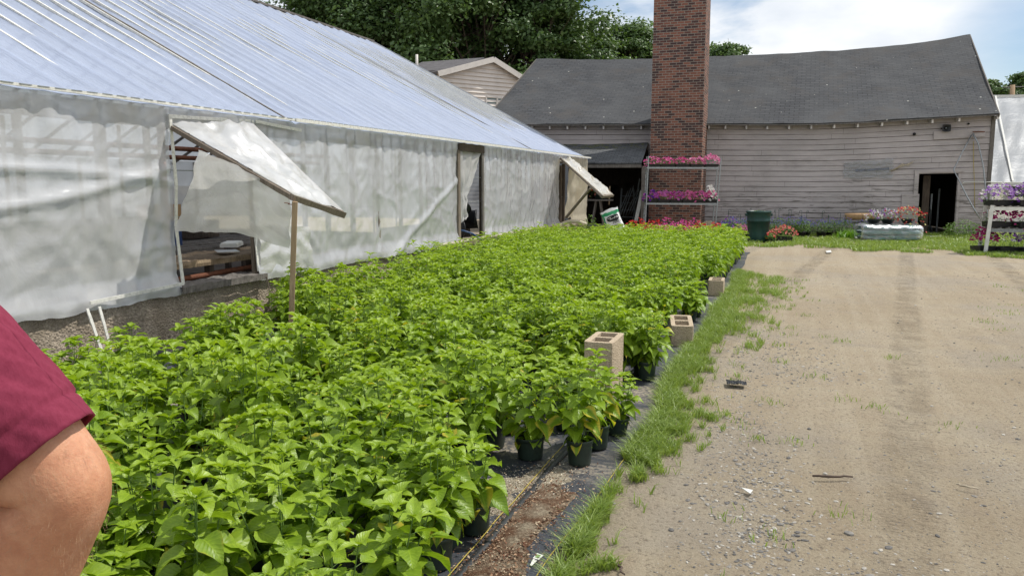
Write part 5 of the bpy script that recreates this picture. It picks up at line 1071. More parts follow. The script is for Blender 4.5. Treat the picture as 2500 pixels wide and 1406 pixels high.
# rows of flowers on the ground by the chimney
rowf = [(1545, 21.0, [RED], .42, 'dark red geranium in the gap by the soil bag'), (1580, 21.2, [RED, (.6, .12, .1)], .40, 'red geranium at the foot of the metal rack'), (1612, 20.9, [HOT, PINK, RED], .38, 'red and pink impatiens before the rack'), (1645, 20.9, [PINK, COR, (.66, .1, .35)], .38, 'coral and pink impatiens before the rack'),
 (1678, 21.0, [(.62, .1, .35), RED, COR], .38, 'magenta and red impatiens nearer the chimney corner'), (1710, 21.2, [RED, (.6, .1, .05)], .42, 'scarlet salvia before the chimney corner'), (1745, 21.6, [RED, COR], .36, 'loose coral geranium between rack and green bin'), (1810, 21.4, [PINK, (.6, .15, .4)], .34, 'pink petunia mound beside the green bin'), (1782, 22.4, [BLU, (.3, .1, .4)], .52, 'tall dark blue lobelia behind the pink mound')]
for k, (px, d, cs_, h_, lb) in enumerate(rowf):
    p = D(px, 560, d); p.z = .01; r = thing('flower_pot', lb, 'flowers', p, 'flowers set on the ground by the chimney'); tray_box(r, .42, .30, .12, YAW); clump(r, .56, .46, h_, cs_, 60, 150, 120+k, .032, .045, .1, YAW, .08)
for k, px in enumerate((1560, 1596, 1628, 1662, 1695)):
    p = D(px, 560, 21.7); p.z = .01; r = thing('flower_pot', f'{ORD[k]} pot from the soil bag in the flower row under the rack', 'flowers', p, 'flowers set on the ground by the chimney'); tray_box(r, .42, .30, .12, YAW); clump(r, .5, .4, .48, [RED, RED] if k < 2 else [(.66, .1, .38), HOT], 44, 90, 150+k, .032, .045, .1, YAW, .08)
# hanging baskets of blue flowers standing along the barn foot
hk = [(1779, 512), (1790, 528), (1808, 524), (1822, 516), (1836, 510), (1902, 510), (1893, 514), (1932, 512), (1926, 518), (1958, 515), (1970, 515), (1957, 527), (2008, 516), (2024, 526), (2052, 520), (2064, 526), (2107, 524)]
def hook(g, p, s=1.0, a_=0):
    d = Vector((RT[0]*math.cos(a_)+FW[0]*math.sin(a_), RT[1]*math.cos(a_)+FW[1]*math.sin(a_), 0)); pts = [p + Vector((0, 0, -.18)), p + Vector((0, 0, 0))]
    for k in range(7): t_ = math.pi - k*math.pi*1.15/6; pts.append(p + d*(.035*s + .035*s*math.cos(t_)) + Vector((0, 0, .01+.045*s*math.sin(t_))))
    g.tube(pts, .006, 5)
for k, (px, py) in enumerate(hk):
    d = 22.6 + (k % 3)*.32; p = D(px, py, d); zt_ = p.z; q = Vector((p.x, p.y, .01)); mixc = [[BLU, (.12, .12, .38)], [BLU, (.25, .15, .5)], [(.14, .13, .4)]][k % 3]
    r = thing('hanging_basket', 'basket of small blue flowers with its hook up, set along the barn foot', 'flower basket', q, 'hanging baskets standing along the barn foot')
    g = Geo(); g.lathe([(0, 0), (.10, 0), (.14, .13), (.15, .13), (.15, .15), (.13, .15)], q, 18); g.build('basket', M['black'], r, True)
    clump(r, .56, .50, .40+.06*(k % 2), mixc, 75, 260, 200+k, .016, .055, .1, 0, .08, domed=.7); g = Geo()
    for j in range(3): aa = j*2.1+k; g.tube([q+Vector((.13*math.cos(aa), .13*math.sin(aa), .14)), Vector((q.x, q.y, max(.42, zt_-.19)))], .003, 4)
    hook(g, Vector((q.x, q.y, max(.5, zt_-.04))), 1.0, (k*1.3) % 3.1); g.build('hook', M['can'], r, True)
for k, (px, py, d, cs_, w_, h_, lb) in enumerate(((1912, 575, 20.9, [COR, (.82, .3, .25)], .72, .36, 'salmon pink geraniums clustered beside the green bin'), (1880, 580, 20.6, [COR, RED], .3, .22, 'few coral blossoms tucked behind the green bin'))):
    p = D(px, py, d); p.z = 0.01; r = thing('geranium', lb, 'flowers', p); tray_box(r, .4*w_/.7, .3, .12, YAW); clump(r, w_, .5, h_, cs_, 90 if w_ > .5 else 20, 170, 300+k, .032, .055, .1, YAW, .04)
p = D(2080, 572, 21.9); p.z = 0; r = thing('weed_clump', 'tuft of weeds behind the wrapped sacks', 'weed', p); sp_ = []
for k in range(260): sp_.append((p.x+random.Random(k).gauss(0, .2), p.y+random.Random(k+999).gauss(0, .1), 1))
g_ = grass('blades', sp_, '', (.12, .32), 44, 'weed', (.008, .015)); del g_['kind']; g_.name = 'weed_blades'; g_.data.transform(Matrix.Translation(g_.location - r.location)); g_.location = (0, 0, 0); g_.parent = r
p = D(2352, 570, 22.2); p.z = 0; r = thing('weed_clump', 'bushy green weeds growing beside the barn doorway', 'weed', p); clump(r, 1.0, .7, .55, [(.2, .3, .05)], 2, 520, 333, .01, .07, 0, 0, .0)
# green bin
p = G(1850, 590); bn_ = thing('trash_can', 'dark green round plastic bin standing before the blue flowers', 'bin', p); g = Geo(); hb = .80
g.lathe([(0, .005), (.235, .005), (.245, .02), (.262, .2), (.285, hb*.66), (.292, hb*.66), (.294, hb*.70), (.290, hb*.71), (.300, hb-.05), (.318, hb-.045), (.322, hb), (.306, hb), (.290, hb-.05), (.24, .12), (0, .10)], p, 40); g.build('bin_body', M['can'], bn_, True)
for s in (-1, 1): q = p + Vector((RT[0]*.315*s, RT[1]*.315*s, hb-.10)); g = Geo(); g.box(q, (.035, .05, .035), YAW); b_ = g.build('handle', M['can'], bn_); md = b_.modifiers.new('edge', 'BEVEL'); md.width = .012; md.segments = 2
r = thing('plant_waste', 'clippings piled up inside the green bin', 'plant clippings', p + Vector((0, 0, hb-.14))); clump(r, .5, .5, .16, [(.3, .3, .2)], 2, 120, 401, .02, .05, 0, 0, 0)
# wrapped sacks on the verge
p = D(2168, 586, 21.2); p.z = 0; mwz = 0; wp = thing('wrapped_sacks', 'white and green sacks shrink-wrapped together lying on the grass verge', 'sacks', p); mw = Matrix.Rotation(YAW-.02, 3, 'Z')
t = NT('printed_sacks'); v = t.map((1.2, 1, 5)); n = t.noise(1.6, 4, .6, v, 1.3); M['sack'] = t.end(t.pr(t.ramp(n, [(.36, (.34, .38, .39)), (.45, (.50, .54, .55)), (.50, (.05, .24, .21)), (.57, (.30, .38, .39)), (.62, (.05, .20, .19)), (.72, (.48, .52, .54))]), .35, 0, t.bump(t.noise(5, 5, .6, v, 1), .5, .03), .5))
def sack(cz, hh, ww, seed, off=0):
    def f(a, b):
        th = 2*math.pi*b; u = (a*2-1); e = max(0, 1-abs(u)**5)**.4; ca, sa = math.cos(th), math.sin(th); k = 1/max(abs(ca)**3+abs(sa)**3, .01)**(1/3)
        pinch = 1 - .10*max(0, nz(a*7, seed))
        return p + mw @ Vector((u*ww + off, .36*ca*k*(.55+.45*e)*pinch, cz + hh*sa*k*(.25+.75*e)*(1+.15*nz(a*5, th, seed)) + .01*nz(a*14, th*2, seed)))
    g = Geo(); g.grid(f, 48, 28); return g
for k, (cz, hh, ww, of) in enumerate(((.09, .085, .74, 0), (.235, .08, .76, -.01), (.36, .07, .70, -.03))): sack(cz, hh, ww, k*5, of).build('sack', M['sack'], wp, True)
def wrap(a, b):
    th = 2*math.pi*b; u = a*2-1; ca, sa = math.cos(th), math.sin(th); k = 1/max(abs(ca)**4+abs(sa)**4, .01)**.25; e = max(0, 1-abs(u)**7)**.35
    return p + mw @ Vector((u*.80-.01, (.385*ca*k)*(.6+.4*e)*(1+.06*nz(a*7, th*2, 4)), .235 + .225*sa*k*(.75+.25*e)*(1-.16*a+.10*nz(a*5, 3)) + .022*nz(a*14, th*2.0)))
g = Geo(); g.grid(wrap, 70, 40); g.build('wrap_film', M['film_wrap'], wp, True)
for k, (du_, cs_, w_, nf, lb) in enumerate(((-.42, [WHT, LILAC, WHT], .42, 60, 'small white and lilac flower bowl at the near end of the wrapped sacks'), (-.05, [LILAC, WHT, RED, (.3, .35, .42)], .55, 80, 'mixed red, white and lilac flower bowl in the middle of the wrapped sacks'), (.48, [RED, COR, RED, (.75, .7, .3)], .95, 150, 'large red flowering bowl spilling over the end of the wrapped sacks'))):
    q = p + mw @ Vector((du_, -.02, .455)); r = thing('flower_bowl', lb, 'flower bowl', q); g = Geo(); g.lathe([(0, 0), (.11, 0), (.17, .10), (.18, .10), (.16, .12)], q, 18); g.build('bowl', M['black'], r, True); clump(r, w_, .5, .30 + .04*k, cs_, nf+20, 190, 420+k, .026, .038, .75 if k == 2 else .2, YAW, .06)
# hose / white pipe across the grass, ropes
def gl_(name, pts, r, mat, lb, cat): g = Geo(); P2 = [G(x, y) + Vector((0, 0, r+.01)) for x, y in pts]; g.tube(P2, r, 6); return tag(g.build(name, M[mat], smooth=True), lb, cat)
gl_('white_pipe', [(2235, 578), (2300, 580), (2385, 584)], .014, 'white_pl', 'thin white pipe lying in the grass before the doorway', 'pipe')
gl_('rope', [(1958, 592), (1975, 583), (1998, 578), (2015, 576), (2030, 578)], .010, 'pale_twig', 'pale tangled cord on the grass verge', 'cord')
gl_('rope', [(1975, 590), (1990, 584), (2010, 581), (2040, 588), (2062, 588), (2086, 578)], .010, 'pale_twig', 'second pale cord trailing towards the wrapped sacks', 'cord')
g = Geo(); a_, b_ = D(2062, 529, 23.2), D(2135, 529, 22.9); g.tube([a_, b_], .10, 14); tag(g.build('plastic_drum', M['card'], smooth=True), 'cream coloured roll lying along the foot of the barn', 'roll'); bar('support_beam', D(2060, 545, 23.2), D(2140, 545, 22.9), .14, .10, 'grey_wood', 'grey timber under the cream roll at the barn foot', 'beam')
g = Geo()
p = D(1727, 545, 22.3); p.z = .35; r2 = random.Random(3); g.grid(lambda a, b: p + Vector((RT[0]*(a-.5)*.38+.02, RT[1]*(a-.5)*.38, .22*math.sin(math.pi*b)*(1-.6*abs(a-.5))-.1+.09*nz(a*5, b*5))) - Vector((FW[0], FW[1], 0))*.12*math.sin(math.pi*a), 16, 14); tag(g.build('paper_wad', M['film_cream']), 'crumpled cream sheet lying at the chimney foot', 'paper')
# upright soil bag
bg_ = D(1512, 572, 20.4); bg_.z = .10; sb = thing('soil_bag', 'white potting soil bag with green corners and black print leaning beyond the shrubs', 'bag', bg_); mb = Matrix.Rotation(YAW-.25, 3, 'Z') @ Matrix.Rotation(-.38, 3, 'Y') @ Matrix.Rotation(-.12, 3, 'X')
t = NT('bag_print'); uv = t.sep(t.tc.outputs['UV']); n = t.noise(5, 4, .6, t.tc.outputs['UV']); x_ = t.math('ADD', uv[0], t.math('MULTIPLY', t.math('SUBTRACT', n, .5), .15)); y_ = t.math('ADD', uv[1], t.math('MULTIPLY', t.math('SUBTRACT', n, .5), .2))
g1 = t.math('MULTIPLY', t.math('LESS_THAN', t.math('ABSOLUTE', t.math('SUBTRACT', x_, .10)), .035), t.math('LESS_THAN', uv[1], .8)); g2 = t.math('MULTIPLY', t.math('GREATER_THAN', y_, .80), t.math('LESS_THAN', y_, .92)); g3 = t.math('MULTIPLY', t.math('LESS_THAN', y_, .10), t.math('GREATER_THAN', x_, .30))
gm = t.math('MAXIMUM', t.math('MAXIMUM', g1, g2), g3); gm = t.math('MULTIPLY', gm, t.math('LESS_THAN', uv[0], .52)); M['bag'] = t.end(t.pr(t.mix(gm, (.68, .69, .68), (.02, .26, .10)), .35, 0, t.bump(t.noise(7, 5), .5, .03), .5))
def bagf(a, b, k=1.0):
    th = 2*math.pi*a; ca, sa = math.cos(th), math.sin(th); pw = .6; X = math.copysign(abs(ca)**pw, ca); Yv = math.copysign(abs(sa)**pw, sa); z = b*.80; flat = min(1, (1-b)*3.2+.06); fl0 = min(1, b*5+.25)
    return bg_ + mb @ Vector((-X*.23*k*(1+.06*math.sin(b*7)), -Yv*.13*k*flat**.7*fl0**.5*(1+.2*nz(a*9, b*5)), z + .02*nz(a*8, b*3) + (.05*nz(a*6, 2) if b > .95 else 0)))
g = Geo(); g.grid(bagf, 48, 30); g.build('bag_body', M['bag'], sb, True)
def onbag(u, v, off=.010):                                          # u,v 0..1 on the broad face
    a = .03 + .44*u; p0 = bagf(a, v); c0_ = bg_ + mb @ Vector((0, 0, v*.8)); d = (mb @ Vector((0, -1, 0))); return p0 + d*off
g = Geo(); n = 20; V = [list(onbag(.62, .68, .014))] + [list(onbag(.62+.26*math.cos(2*math.pi*k/n), .68+.10*math.sin(2*math.pi*k/n), .013)) for k in range(n)]; g.add(V, [[0, 1+j, 1+(j+1) % n] for j in range(n)]); g.build('oval_logo', M['black'], sb)
def stroke(pts, w_, mat, name, off=.018):
    g = Geo()
    for (a_, b_) in zip(pts[:-1], pts[1:]): g.beam(onbag(*a_, off), onbag(*b_, off), .004, w_, up=mb @ Vector((0, 0, 1)) if abs(a_[1]-b_[1]) < .02 else mb @ Vector((1, 0, 0)))
    return g
g = Geo()
for pts in ([(.42, .70), (.50, .72), (.48, .66), (.56, .68)], [(.58, .66), (.60, .71), (.66, .70), (.60, .68)], [(.70, .66), (.70, .71), (.76, .71)], [(.78, .66), (.80, .70), (.84, .66)]):
    for a_, b_ in zip(pts[:-1], pts[1:]): g.tube([onbag(*a_, .02), onbag(*b_, .02)], .0055, 4)
g.build('script_lettering', M['white_pl'], sb)
def txt(s, u, v, size, nm):
    c = bpy.data.curves.new(nm, 'FONT'); c.body = s; c.size = size; c.align_x = 'CENTER'; c.extrude = .001; to = bpy.data.objects.new(nm, c); sc.collection.objects.link(to); dg = bpy.context.evaluated_depsgraph_get(); dg.update()
    me = bpy.data.meshes.new_from_object(to.evaluated_get(dg)); bpy.data.objects.remove(to); P0 = onbag(u, v, .016); X = (onbag(min(.95, u+.1), v, .016)-onbag(u-.1, v, .016)).normalized(); Z = mb @ Vector((0, 0, 1)); Z = (Z - X*Z.dot(X)).normalized(); N = X.cross(Z)
    m4 = Matrix((X, Z, N)).transposed().to_4x4(); m4.translation = P0 - sb.location; me.transform(m4); me.materials.clear(); me.materials.append(M['black']); o = bpy.data.objects.new(nm, me); sc.collection.objects.link(o); o.parent = sb; return o
txt('PERO', .62, .50, .085, 'bag_lettering'); txt('SOIL MIX', .62, .34, .035, 'bag_lettering')
for (u0, u1, v_) in ((.40, .82, .45), (.40, .78, .41), (.45, .85, .27), (.40, .7, .22), (.5, .8, .18)): g = Geo(); g.tube([onbag(u0, v_, .014), onbag(u1, v_, .014)], .0045, 4); g.build('print_line', M['black'], sb)
# geranium pot on the table
q = T_(.02, ztop+.001, 0); r = thing('flower_pot', 'red geranium in a green pot on the sawhorse table', 'flowers', q); g = Geo(); g.lathe([(0, 0), (.11, 0), (.135, .14), (.145, .14), (.145, .16), (.12, .16)], q, 20); g.build('pot', M['pot'], r, True); clump(r, .55, .4, .34, [RED, COR, (.7, .35, .1)], 46, 110, 510, .026, .045, .5, YAW, .10)
p = D(1440, 540, 19.9); p.z = 0; r = thing('flower_pot', 'leafy pot hanging low by the greenhouse corner', 'plant', p); g = Geo(); g.lathe([(0, 0), (.12, 0), (.15, .22), (.16, .22), (.14, .24)], p, 18); g.build('pot', M['can'], r, True); clump(r, .32, .3, .60, [(.2, .3, .05)], 3, 120, 515, .02, .06, 0, 0, .2)
# white rack with purple flowers
wr = D(2446, 612, 17.5); wr.z = 0; mW = Matrix.Rotation(YAW-.42, 3, 'Z'); L2 = lambda x, y, z: wr + mW @ Vector((x, y, z)); ws = thing('white_rack', 'white painted two-shelf plant stand loaded with purple and magenta petunias', 'plant stand', wr)
for (x_, y_) in ((-.30, -.28), (.42, -.28), (-.36, .28), (.48, .28)): g = Geo(); g.beam(L2(x_, y_, 0) + (mW @ Vector((-.05, -.02, 0)) if x_ < 0 else Vector()), L2(x_+(.02 if x_ < 0 else 0), y_, 1.04), .07, .05, up=(0, 1, 0)); g.build('leg', M['white_pl'], ws)
for z_, mt in ((.50, 'galv_dull'), (.97, 'white_pl')):
    for y_ in (-.28, .28): g = Geo(); g.beam(L2(-.32, y_, z_), L2(.55, y_, z_), .03, .075); g.build('rail', M[mt], ws)
    for k in range(6): g = Geo(); g.beam(L2(-.26+.15*k, -.28, z_+.045), L2(-.26+.15*k, .28, z_+.045), .08, .015); g.build('slat', M['grey_wood'], ws)
for k, (x_, z_, cs_, w_, h_, nf, lb) in enumerate(((-.12, 1.03, [LILAC, (.5, .28, .66), WHT], .78, .38, 150, 'lilac and white petunias mounded on top of the white stand'), (.38, 1.03, [LILAC, (.5, .25, .62), PUR], .66, .40, 120, 'purple petunias on top of the white stand beside the lilac ones'),
   (-.15, .56, [MAG, (.3, .01, .12)], .6, .34, 60, 'dark magenta petunias on the middle shelf of the white stand'), (.38, .56, [MAG, HOT], .55, .34, 50, 'magenta petunias with a hot pink bloom on the middle shelf'),
   (-.34, .01, [MAG, (.35, .02, .12)], .5, .46, 90, 'deep red petunias on the ground at the foot of the white stand'), (.05, .01, [LILAC, WHT, PUR], .6, .42, 60, 'lilac and white petunias on the ground under the white stand'), (.5, .01, [PUR, LILAC, WHT], .5, .4, 50, 'dark purple petunias on the ground beneath the white stand'))):
    q = L2(x_, 0, z_); r = thing('flower_tray', lb, 'flower tray', q, 'petunia trays on and under the white stand'); tray_box(r, .5 if z_ > .9 else .42, .4, .12, YAW); clump(r, w_, .62, h_, cs_, nf, 170, 600+k, .033, .045, .5 if z_ > .5 else .1, YAW, .08)
# ------------------------------------------------------------------ second greenhouse beyond the barn
g2 = D(2520, 450, 27.5); g2.z = 0; w2 = thing('white_greenhouse', 'second greenhouse with milky white panels and thin white ribs beyond the barn corner', 'greenhouse', g2)
e0, e1 = D(2385, 446, 26.8), D(2760, 446, 26.6); r0_, r1_ = D(2395, 237, 31.5), D(2790, 232, 31.0)
g = Geo(); g.grid(lambda a, b: lerp(lerp(e0, e1, a), lerp(r0_, r1_, a), b) + Vector((0, 0, .03*nz(a*12, b*5)-.05*math.sin(math.pi*b))), 50, 20); g.build('roof_panel', M['film_white'], w2, True)
g = Geo(); g.grid(lambda a, b: lerp(lerp(e0, e1, a), lerp(Vector((e0.x, e0.y, 0)), Vector((e1.x, e1.y, 0)), a), b) + Vector((.02*nz(a*9, b*4), 0, 0)), 30, 8); g.build('wall_panel', M['film_wall'], w2, True)
back0, back1 = r0_ + (r0_-e0), r1_ + (r1_-e1); back0.z = back1.z = e0.z; g = Geo(); g.quad(list(r0_), list(r1_), list(back1), list(back0)); g.build('roof_panel', M['film_white'], w2)
for a_ in (-.02, .205, .43, .65, .87): g = Geo(); a2 = a_ - .135; g.beam(lerp(e0, e1, a_+.03)+Vector((0, 0, .05)), lerp(r0_, r1_, max(0.0, a2+.02))+Vector((0, 0, .05)), .055, .03); g.build('rib', M['white_pl'], w2)
g = Geo(); g.beam(r0_, r1_, .1, .12); g.build('ridge', M['white_pl'], w2); g = Geo(); g.beam(e0-Vector((0, 0, .03)), e1-Vector((0, 0, .03)), .08, .10); g.build('eave_rail', M['white_pl'], w2)
g = Geo(); a_, b_ = D(2462, 468, 26.5), D(2500, 468, 26.5); g.beam(a_, D(2560, 468, 26.4), .02, .34); g.build('gap_shade', M['black'], w2)  # black strip standing in for the shade inside an open gap
# ------------------------------------------------------------------ house beyond
M['vinyl'] = plain('beige_vinyl', (.66, .60, .55), .6, 0, 2, .12, .1); M['trimw'] = plain('white_trim', (.62, .58, .54), .6, 0, 4, .15, .05); M['asph'] = plain('asphalt_shingle', (.10, .095, .10), .95, 0, 3, .4, .8, vec=(1, 1, 4))
hs_ = thing('house', 'beige vinyl sided house gable showing between the greenhouse and the barn roof', 'house', D(1180, 400, 42))
HL, HR = D(1074, 172, 39.5), D(1274, 191, 42.3); HP = D(1196, 141, 41.3); HLb = D(1080, 330, 39.5); hd = Vector((HR.x-HL.x, HR.y-HL.y, 0)).normalized(); hn = Vector((hd.y, -hd.x, 0)); hn = hn if hn.dot(Vector((FW[0], FW[1], 0))) < 0 else -hn
HPh = (HP-HL).dot(hd); HW = (HR-HL).dot(hd); zb = 0; sid = .20; g = Geo(); z = 0
HR.z = HL.z = (HL.z+HR.z)/2 if abs(HL.z-HR.z) < .6 else HL.z
def hx(z): 
    if z < HL.z: return 0, HW
    k = (z-HL.z)/(HP.z-HL.z); return HPh*k, HW + (HPh-HW)*k
while z < HP.z - .02:
    z2 = min(HP.z, z+sid); a0_, a1_ = hx(z); b0_, b1_ = hx(z2); P4 = [HL+hd*a0_, HL+hd*a1_, HL+hd*b1_, HL+hd*b0_]
    V = [[P4[0].x+hn.x*.07, P4[0].y+hn.y*.07, z], [P4[1].x+hn.x*.07, P4[1].y+hn.y*.07, z], [P4[2].x, P4[2].y, z2], [P4[3].x, P4[3].y, z2], [P4[0].x-hn.x*.01, P4[0].y-hn.y*.01, z], [P4[1].x-hn.x*.01, P4[1].y-hn.y*.01, z]]
    g.add(V, [[0, 1, 2, 3], [4, 5, 1, 0]]); z = z2
g.build('wall', M['vinyl'], hs_)
bkv = -hn*9; g = Geo()
for (A, B) in ((HL, HP), (HP, HR)):
    A2 = A + (A-B)*(.10 if A is HL else 0) + hn*.35; B2 = B + (B-A)*(.10 if B is HR else 0) + hn*.35; g.quad(list(A2), list(B2), list(B2+bkv), list(A2+bkv))
g.build('roof', M['asph'], hs_, solid=.12)
g = Geo(); g.beam(HL+(HL-HP)*.10+hn*.37-Vector((0, 0, .14)), HP+hn*.37-Vector((0, 0, .14)), .04, .26); g.build('rake_board', M['trimw'], hs_); g = Geo(); g.beam(HR+(HR-HP)*.10+hn*.37-Vector((0, 0, .14)), HP+hn*.37-Vector((0, 0, .14)), .04, .26); g.build('rake_board', M['trimw'], hs_)
g = Geo(); g.quad(list(HL), list(HL+bkv), [HL.x+bkv.x, HL.y+bkv.y, 0], [HL.x, HL.y, 0]); g.quad(list(HR), list(HR+bkv), [HR.x+bkv.x, HR.y+bkv.y, 0], [HR.x, HR.y, 0]); g.build('wall', M['vinyl'], hs_)
# wing to the side with dark roof
wA, wB, wC, wD_ = D(1100, 171, 41), D(1182, 141, 43), D(1030, 152, 46), D(985, 176, 44); g = Geo(); g.quad(list(wA), list(wB), list(wC), list(wD_)); g.build('roof', M['asph'], hs_, solid=.12)
g = Geo(); q1, q2 = wD_, wA; g.quad([q1.x, q1.y, 0], [q2.x, q2.y, 0], [q2.x, q2.y, q2.z-.1], [q1.x, q1.y, q1.z-.1]); g.build('wall', M['vinyl'], hs_)
for (x0, x1, y0, y1, nm) in ((1187, 1213, 238, 268, 'window'), (1214, 1240, 241, 270, 'window')):
    a_ = WP(x0, y1, HL+hn*.05, hn); b_ = WP(x1, y0, HL+hn*.05, hn); zb_, zt2 = a_.z - 1.0, b_.z; fr = Geo()
    for (P1, P2) in (((a_.x, a_.y, zt2), (b_.x, b_.y, zt2)), ((a_.x, a_.y, zb_), (b_.x, b_.y, zb_)), ((a_.x, a_.y, zb_), (a_.x, a_.y, zt2)), ((b_.x, b_.y, zb_), (b_.x, b_.y, zt2))): fr.beam(P1, P2, .07, .07, up=hn if P1[2] != P2[2] else (0, 0, 1))
    f_ = fr.build('window', M['trimw'], hs_); gg_ = Geo(); gg_.quad([a_.x-hn.x*.02, a_.y-hn.y*.02, zb_], [b_.x-hn.x*.02, b_.y-hn.y*.02, zb_], [b_.x-hn.x*.02, b_.y-hn.y*.02, zt2], [a_.x-hn.x*.02, a_.y-hn.y*.02, zt2]); gg_.build('pane', M['glass'], f_)
g = Geo(); a_ = D(1018, 160, 43.5); g.tube([a_-Vector((0, 0, .6)), D(1017.5, 134, 43.5)], .07, 10); g.build('vent_pipe', M['trimw'], hs_, True)
g = Geo(); a_, b_ = D(1064, 178, 39.8), D(1052, 240, 39.9); g.beam(a_, b_, .25, .1); g.build('downspout', M['black'], hs_)
# ------------------------------------------------------------------ trees
def tree(label, base, H, W, seed, nl, leaf=.22, zc=.55, tintb=0.0, nb=60, lean=0.0):
    rr = np.random.RandomState(seed); root = thing('tree', label, 'tree', base, 'trees beyond the roofs'); b = Vector(base); rq = random.Random(seed)
    gt = Geo(); top = b + Vector((lean, 0, H*.88)); gt.tube([b, b+Vector((.1, .1, H*.3)), b + Vector((lean*.5, 0, H*.6)), top], [W*.035+.12, W*.028+.08, W*.017+.03, .03], 9)
    cl = []
    for k in range(nb):
        a_ = rq.uniform(0, 6.283); el = rq.uniform(-.55, 1.45); rad = rq.uniform(.55, 1)**.6; R1 = W/2*(1+.18*math.sin(a_*3+seed)); c = Vector((math.cos(a_)*math.cos(el)*R1*rad, math.sin(a_)*math.cos(el)*R1*rad, H*zc + math.sin(el)*H*(1-zc)*.95*rad)); s_ = W*rq.uniform(.07, .13); cl.append((c, s_))
        if k % 2 == 0:
            st = b + Vector((lean*.3, 0, H*rq.uniform(.25, .6))); md_ = lerp(st, b+c, .5) + Vector((0, 0, -.04*H)); gt.tube([st, md_, b+c], [.10+W*.006, .06, .02], 5, False)
            for j in range(2): e_ = b+c+Vector((rq.gauss(0, s_), rq.gauss(0, s_), rq.gauss(0, s_*.6))); gt.tube([lerp(md_, b+c, .5), e_], [.04, .012], 3, False)
    gt.build('trunk', M['bark'], root, True)
    idx = rr.randint(0, len(cl), nl); C_ = np.array([list(c) for c, _ in cl])[idx]; S_ = np.array([s for _, s in cl])[idx][:, None]; d = rr.normal(size=(nl, 3)); d /= np.linalg.norm(d, axis=1)[:, None]; rad = (rr.rand(nl, 1)**.45)*(1+.35*rr.normal(size=(nl, 1))*.6)
    P_ = C_ + d*S_*rad*np.array([1.25, 1.25, .62]) + np.array(b); nrm = d*.6 + rr.normal(size=(nl, 3))*.5 + np.array([0, 0, .7]); nrm /= np.linalg.norm(nrm, axis=1)[:, None]
    t1 = np.cross(nrm, rr.normal(size=(nl, 3))); t1 /= np.linalg.norm(t1, axis=1)[:, None]; t2 = np.cross(nrm, t1); L = leaf*rr.uniform(.6, 1.3, (nl, 1))
    V = np.stack([P_-t1*L*.5, P_+t2*L*.34-nrm*L*.1, P_+t1*L*.55, P_-t2*L*.34-nrm*L*.1], 1).reshape(-1, 3); Fq = np.arange(nl*4).reshape(-1, 4); ct = rr.rand(len(cl))[idx]
    ti = np.repeat(np.stack([np.clip(.6*ct+.4*rr.rand(nl)+tintb, 0, 1), np.zeros(nl), np.zeros(nl)], 1), 4, 0)
    g = Geo(); g.add(V, Fq, np.tile([[.5, 0], [.9, .5], [.5, 1], [.1, .5]], (nl, 1)), ti); g.build('crown', M['tree_leaf'], root); return root
def gd(px, d): p = D(px, 449, d); return (p.x, p.y, 0)
tree('broad dark maple with the tallest crown directly above the house', gd(1190, 60), 22, 14.5, 1, 90000, .32, .50, 0, 170)
tree('dark spreading maple rising over the greenhouse ridge', gd(925, 62), 21.5, 14, 2, 90000, .32, .50, -.1, 170)
tree('thin outermost tree over the greenhouse ridge, sky showing through its crown', gd(775, 64), 18.5, 9, 3, 24000, .28, .58, -.1, 60)
tree('maple filling the gap between the two big crowns', gd(1060, 66), 24, 14, 4, 80000, .34, .45, 0, 150)
tree('rounded maple whose crown slopes down to the barn ridge', gd(1305, 60), 16.6, 9, 5, 60000, .30, .45, .05, 120)
tree('lower green tree above the barn ridge beside the big maples', gd(1445, 66), 13.6, 8.5, 6, 36000, .28, .5, .25, 80)
tree('lighter tree with ragged top next to the chimney', gd(1530, 64), 14.4, 8, 7, 34000, .27, .5, .25, 74)
tree('treetop just clearing the barn ridge beyond the chimney', gd(1745, 70), 14.0, 7, 8, 14000, .27, .6, .1, 40)
for k, (px, h_, lb) in enumerate(((2415, 11.2, 'small treetop beside the barn gable end'), (2462, 11.6, 'treetop behind the wooden pole'), (2510, 11.3, 'treetop over the white greenhouse beyond the pole'), (2590, 12.4, 'treetop farthest along the white greenhouse ridge'))): tree(lb, gd(px, 75), h_, 6.5, 20+k, 9000, .28, .6, .0, 34)
for k, px in enumerate((560, 640)): tree(['tree mostly hidden behind the greenhouse ridge', 'tree behind the greenhouse ridge nearest the thin crown'][k], gd(px, 75), 15, 8, 30+k, 6000, .3, .6, 0, 30)
g = Geo(); a_ = D(2471, 449, 50); b_ = D(2472, 208, 50); g.tube([(a_.x, a_.y, 0), b_], [.17, .14], 10); up_ = thing('utility_pole', 'orange-brown wooden pole against the trees beyond the white greenhouse', 'pole', (a_.x, a_.y, 0)); g.build('pole_shaft', M['new_wood'], up_, True)
g = Geo(); g.tube([D(2450, 214, 50), D(2560, 210, 50)], .03, 5); g.build('wire', M['black'], up_)
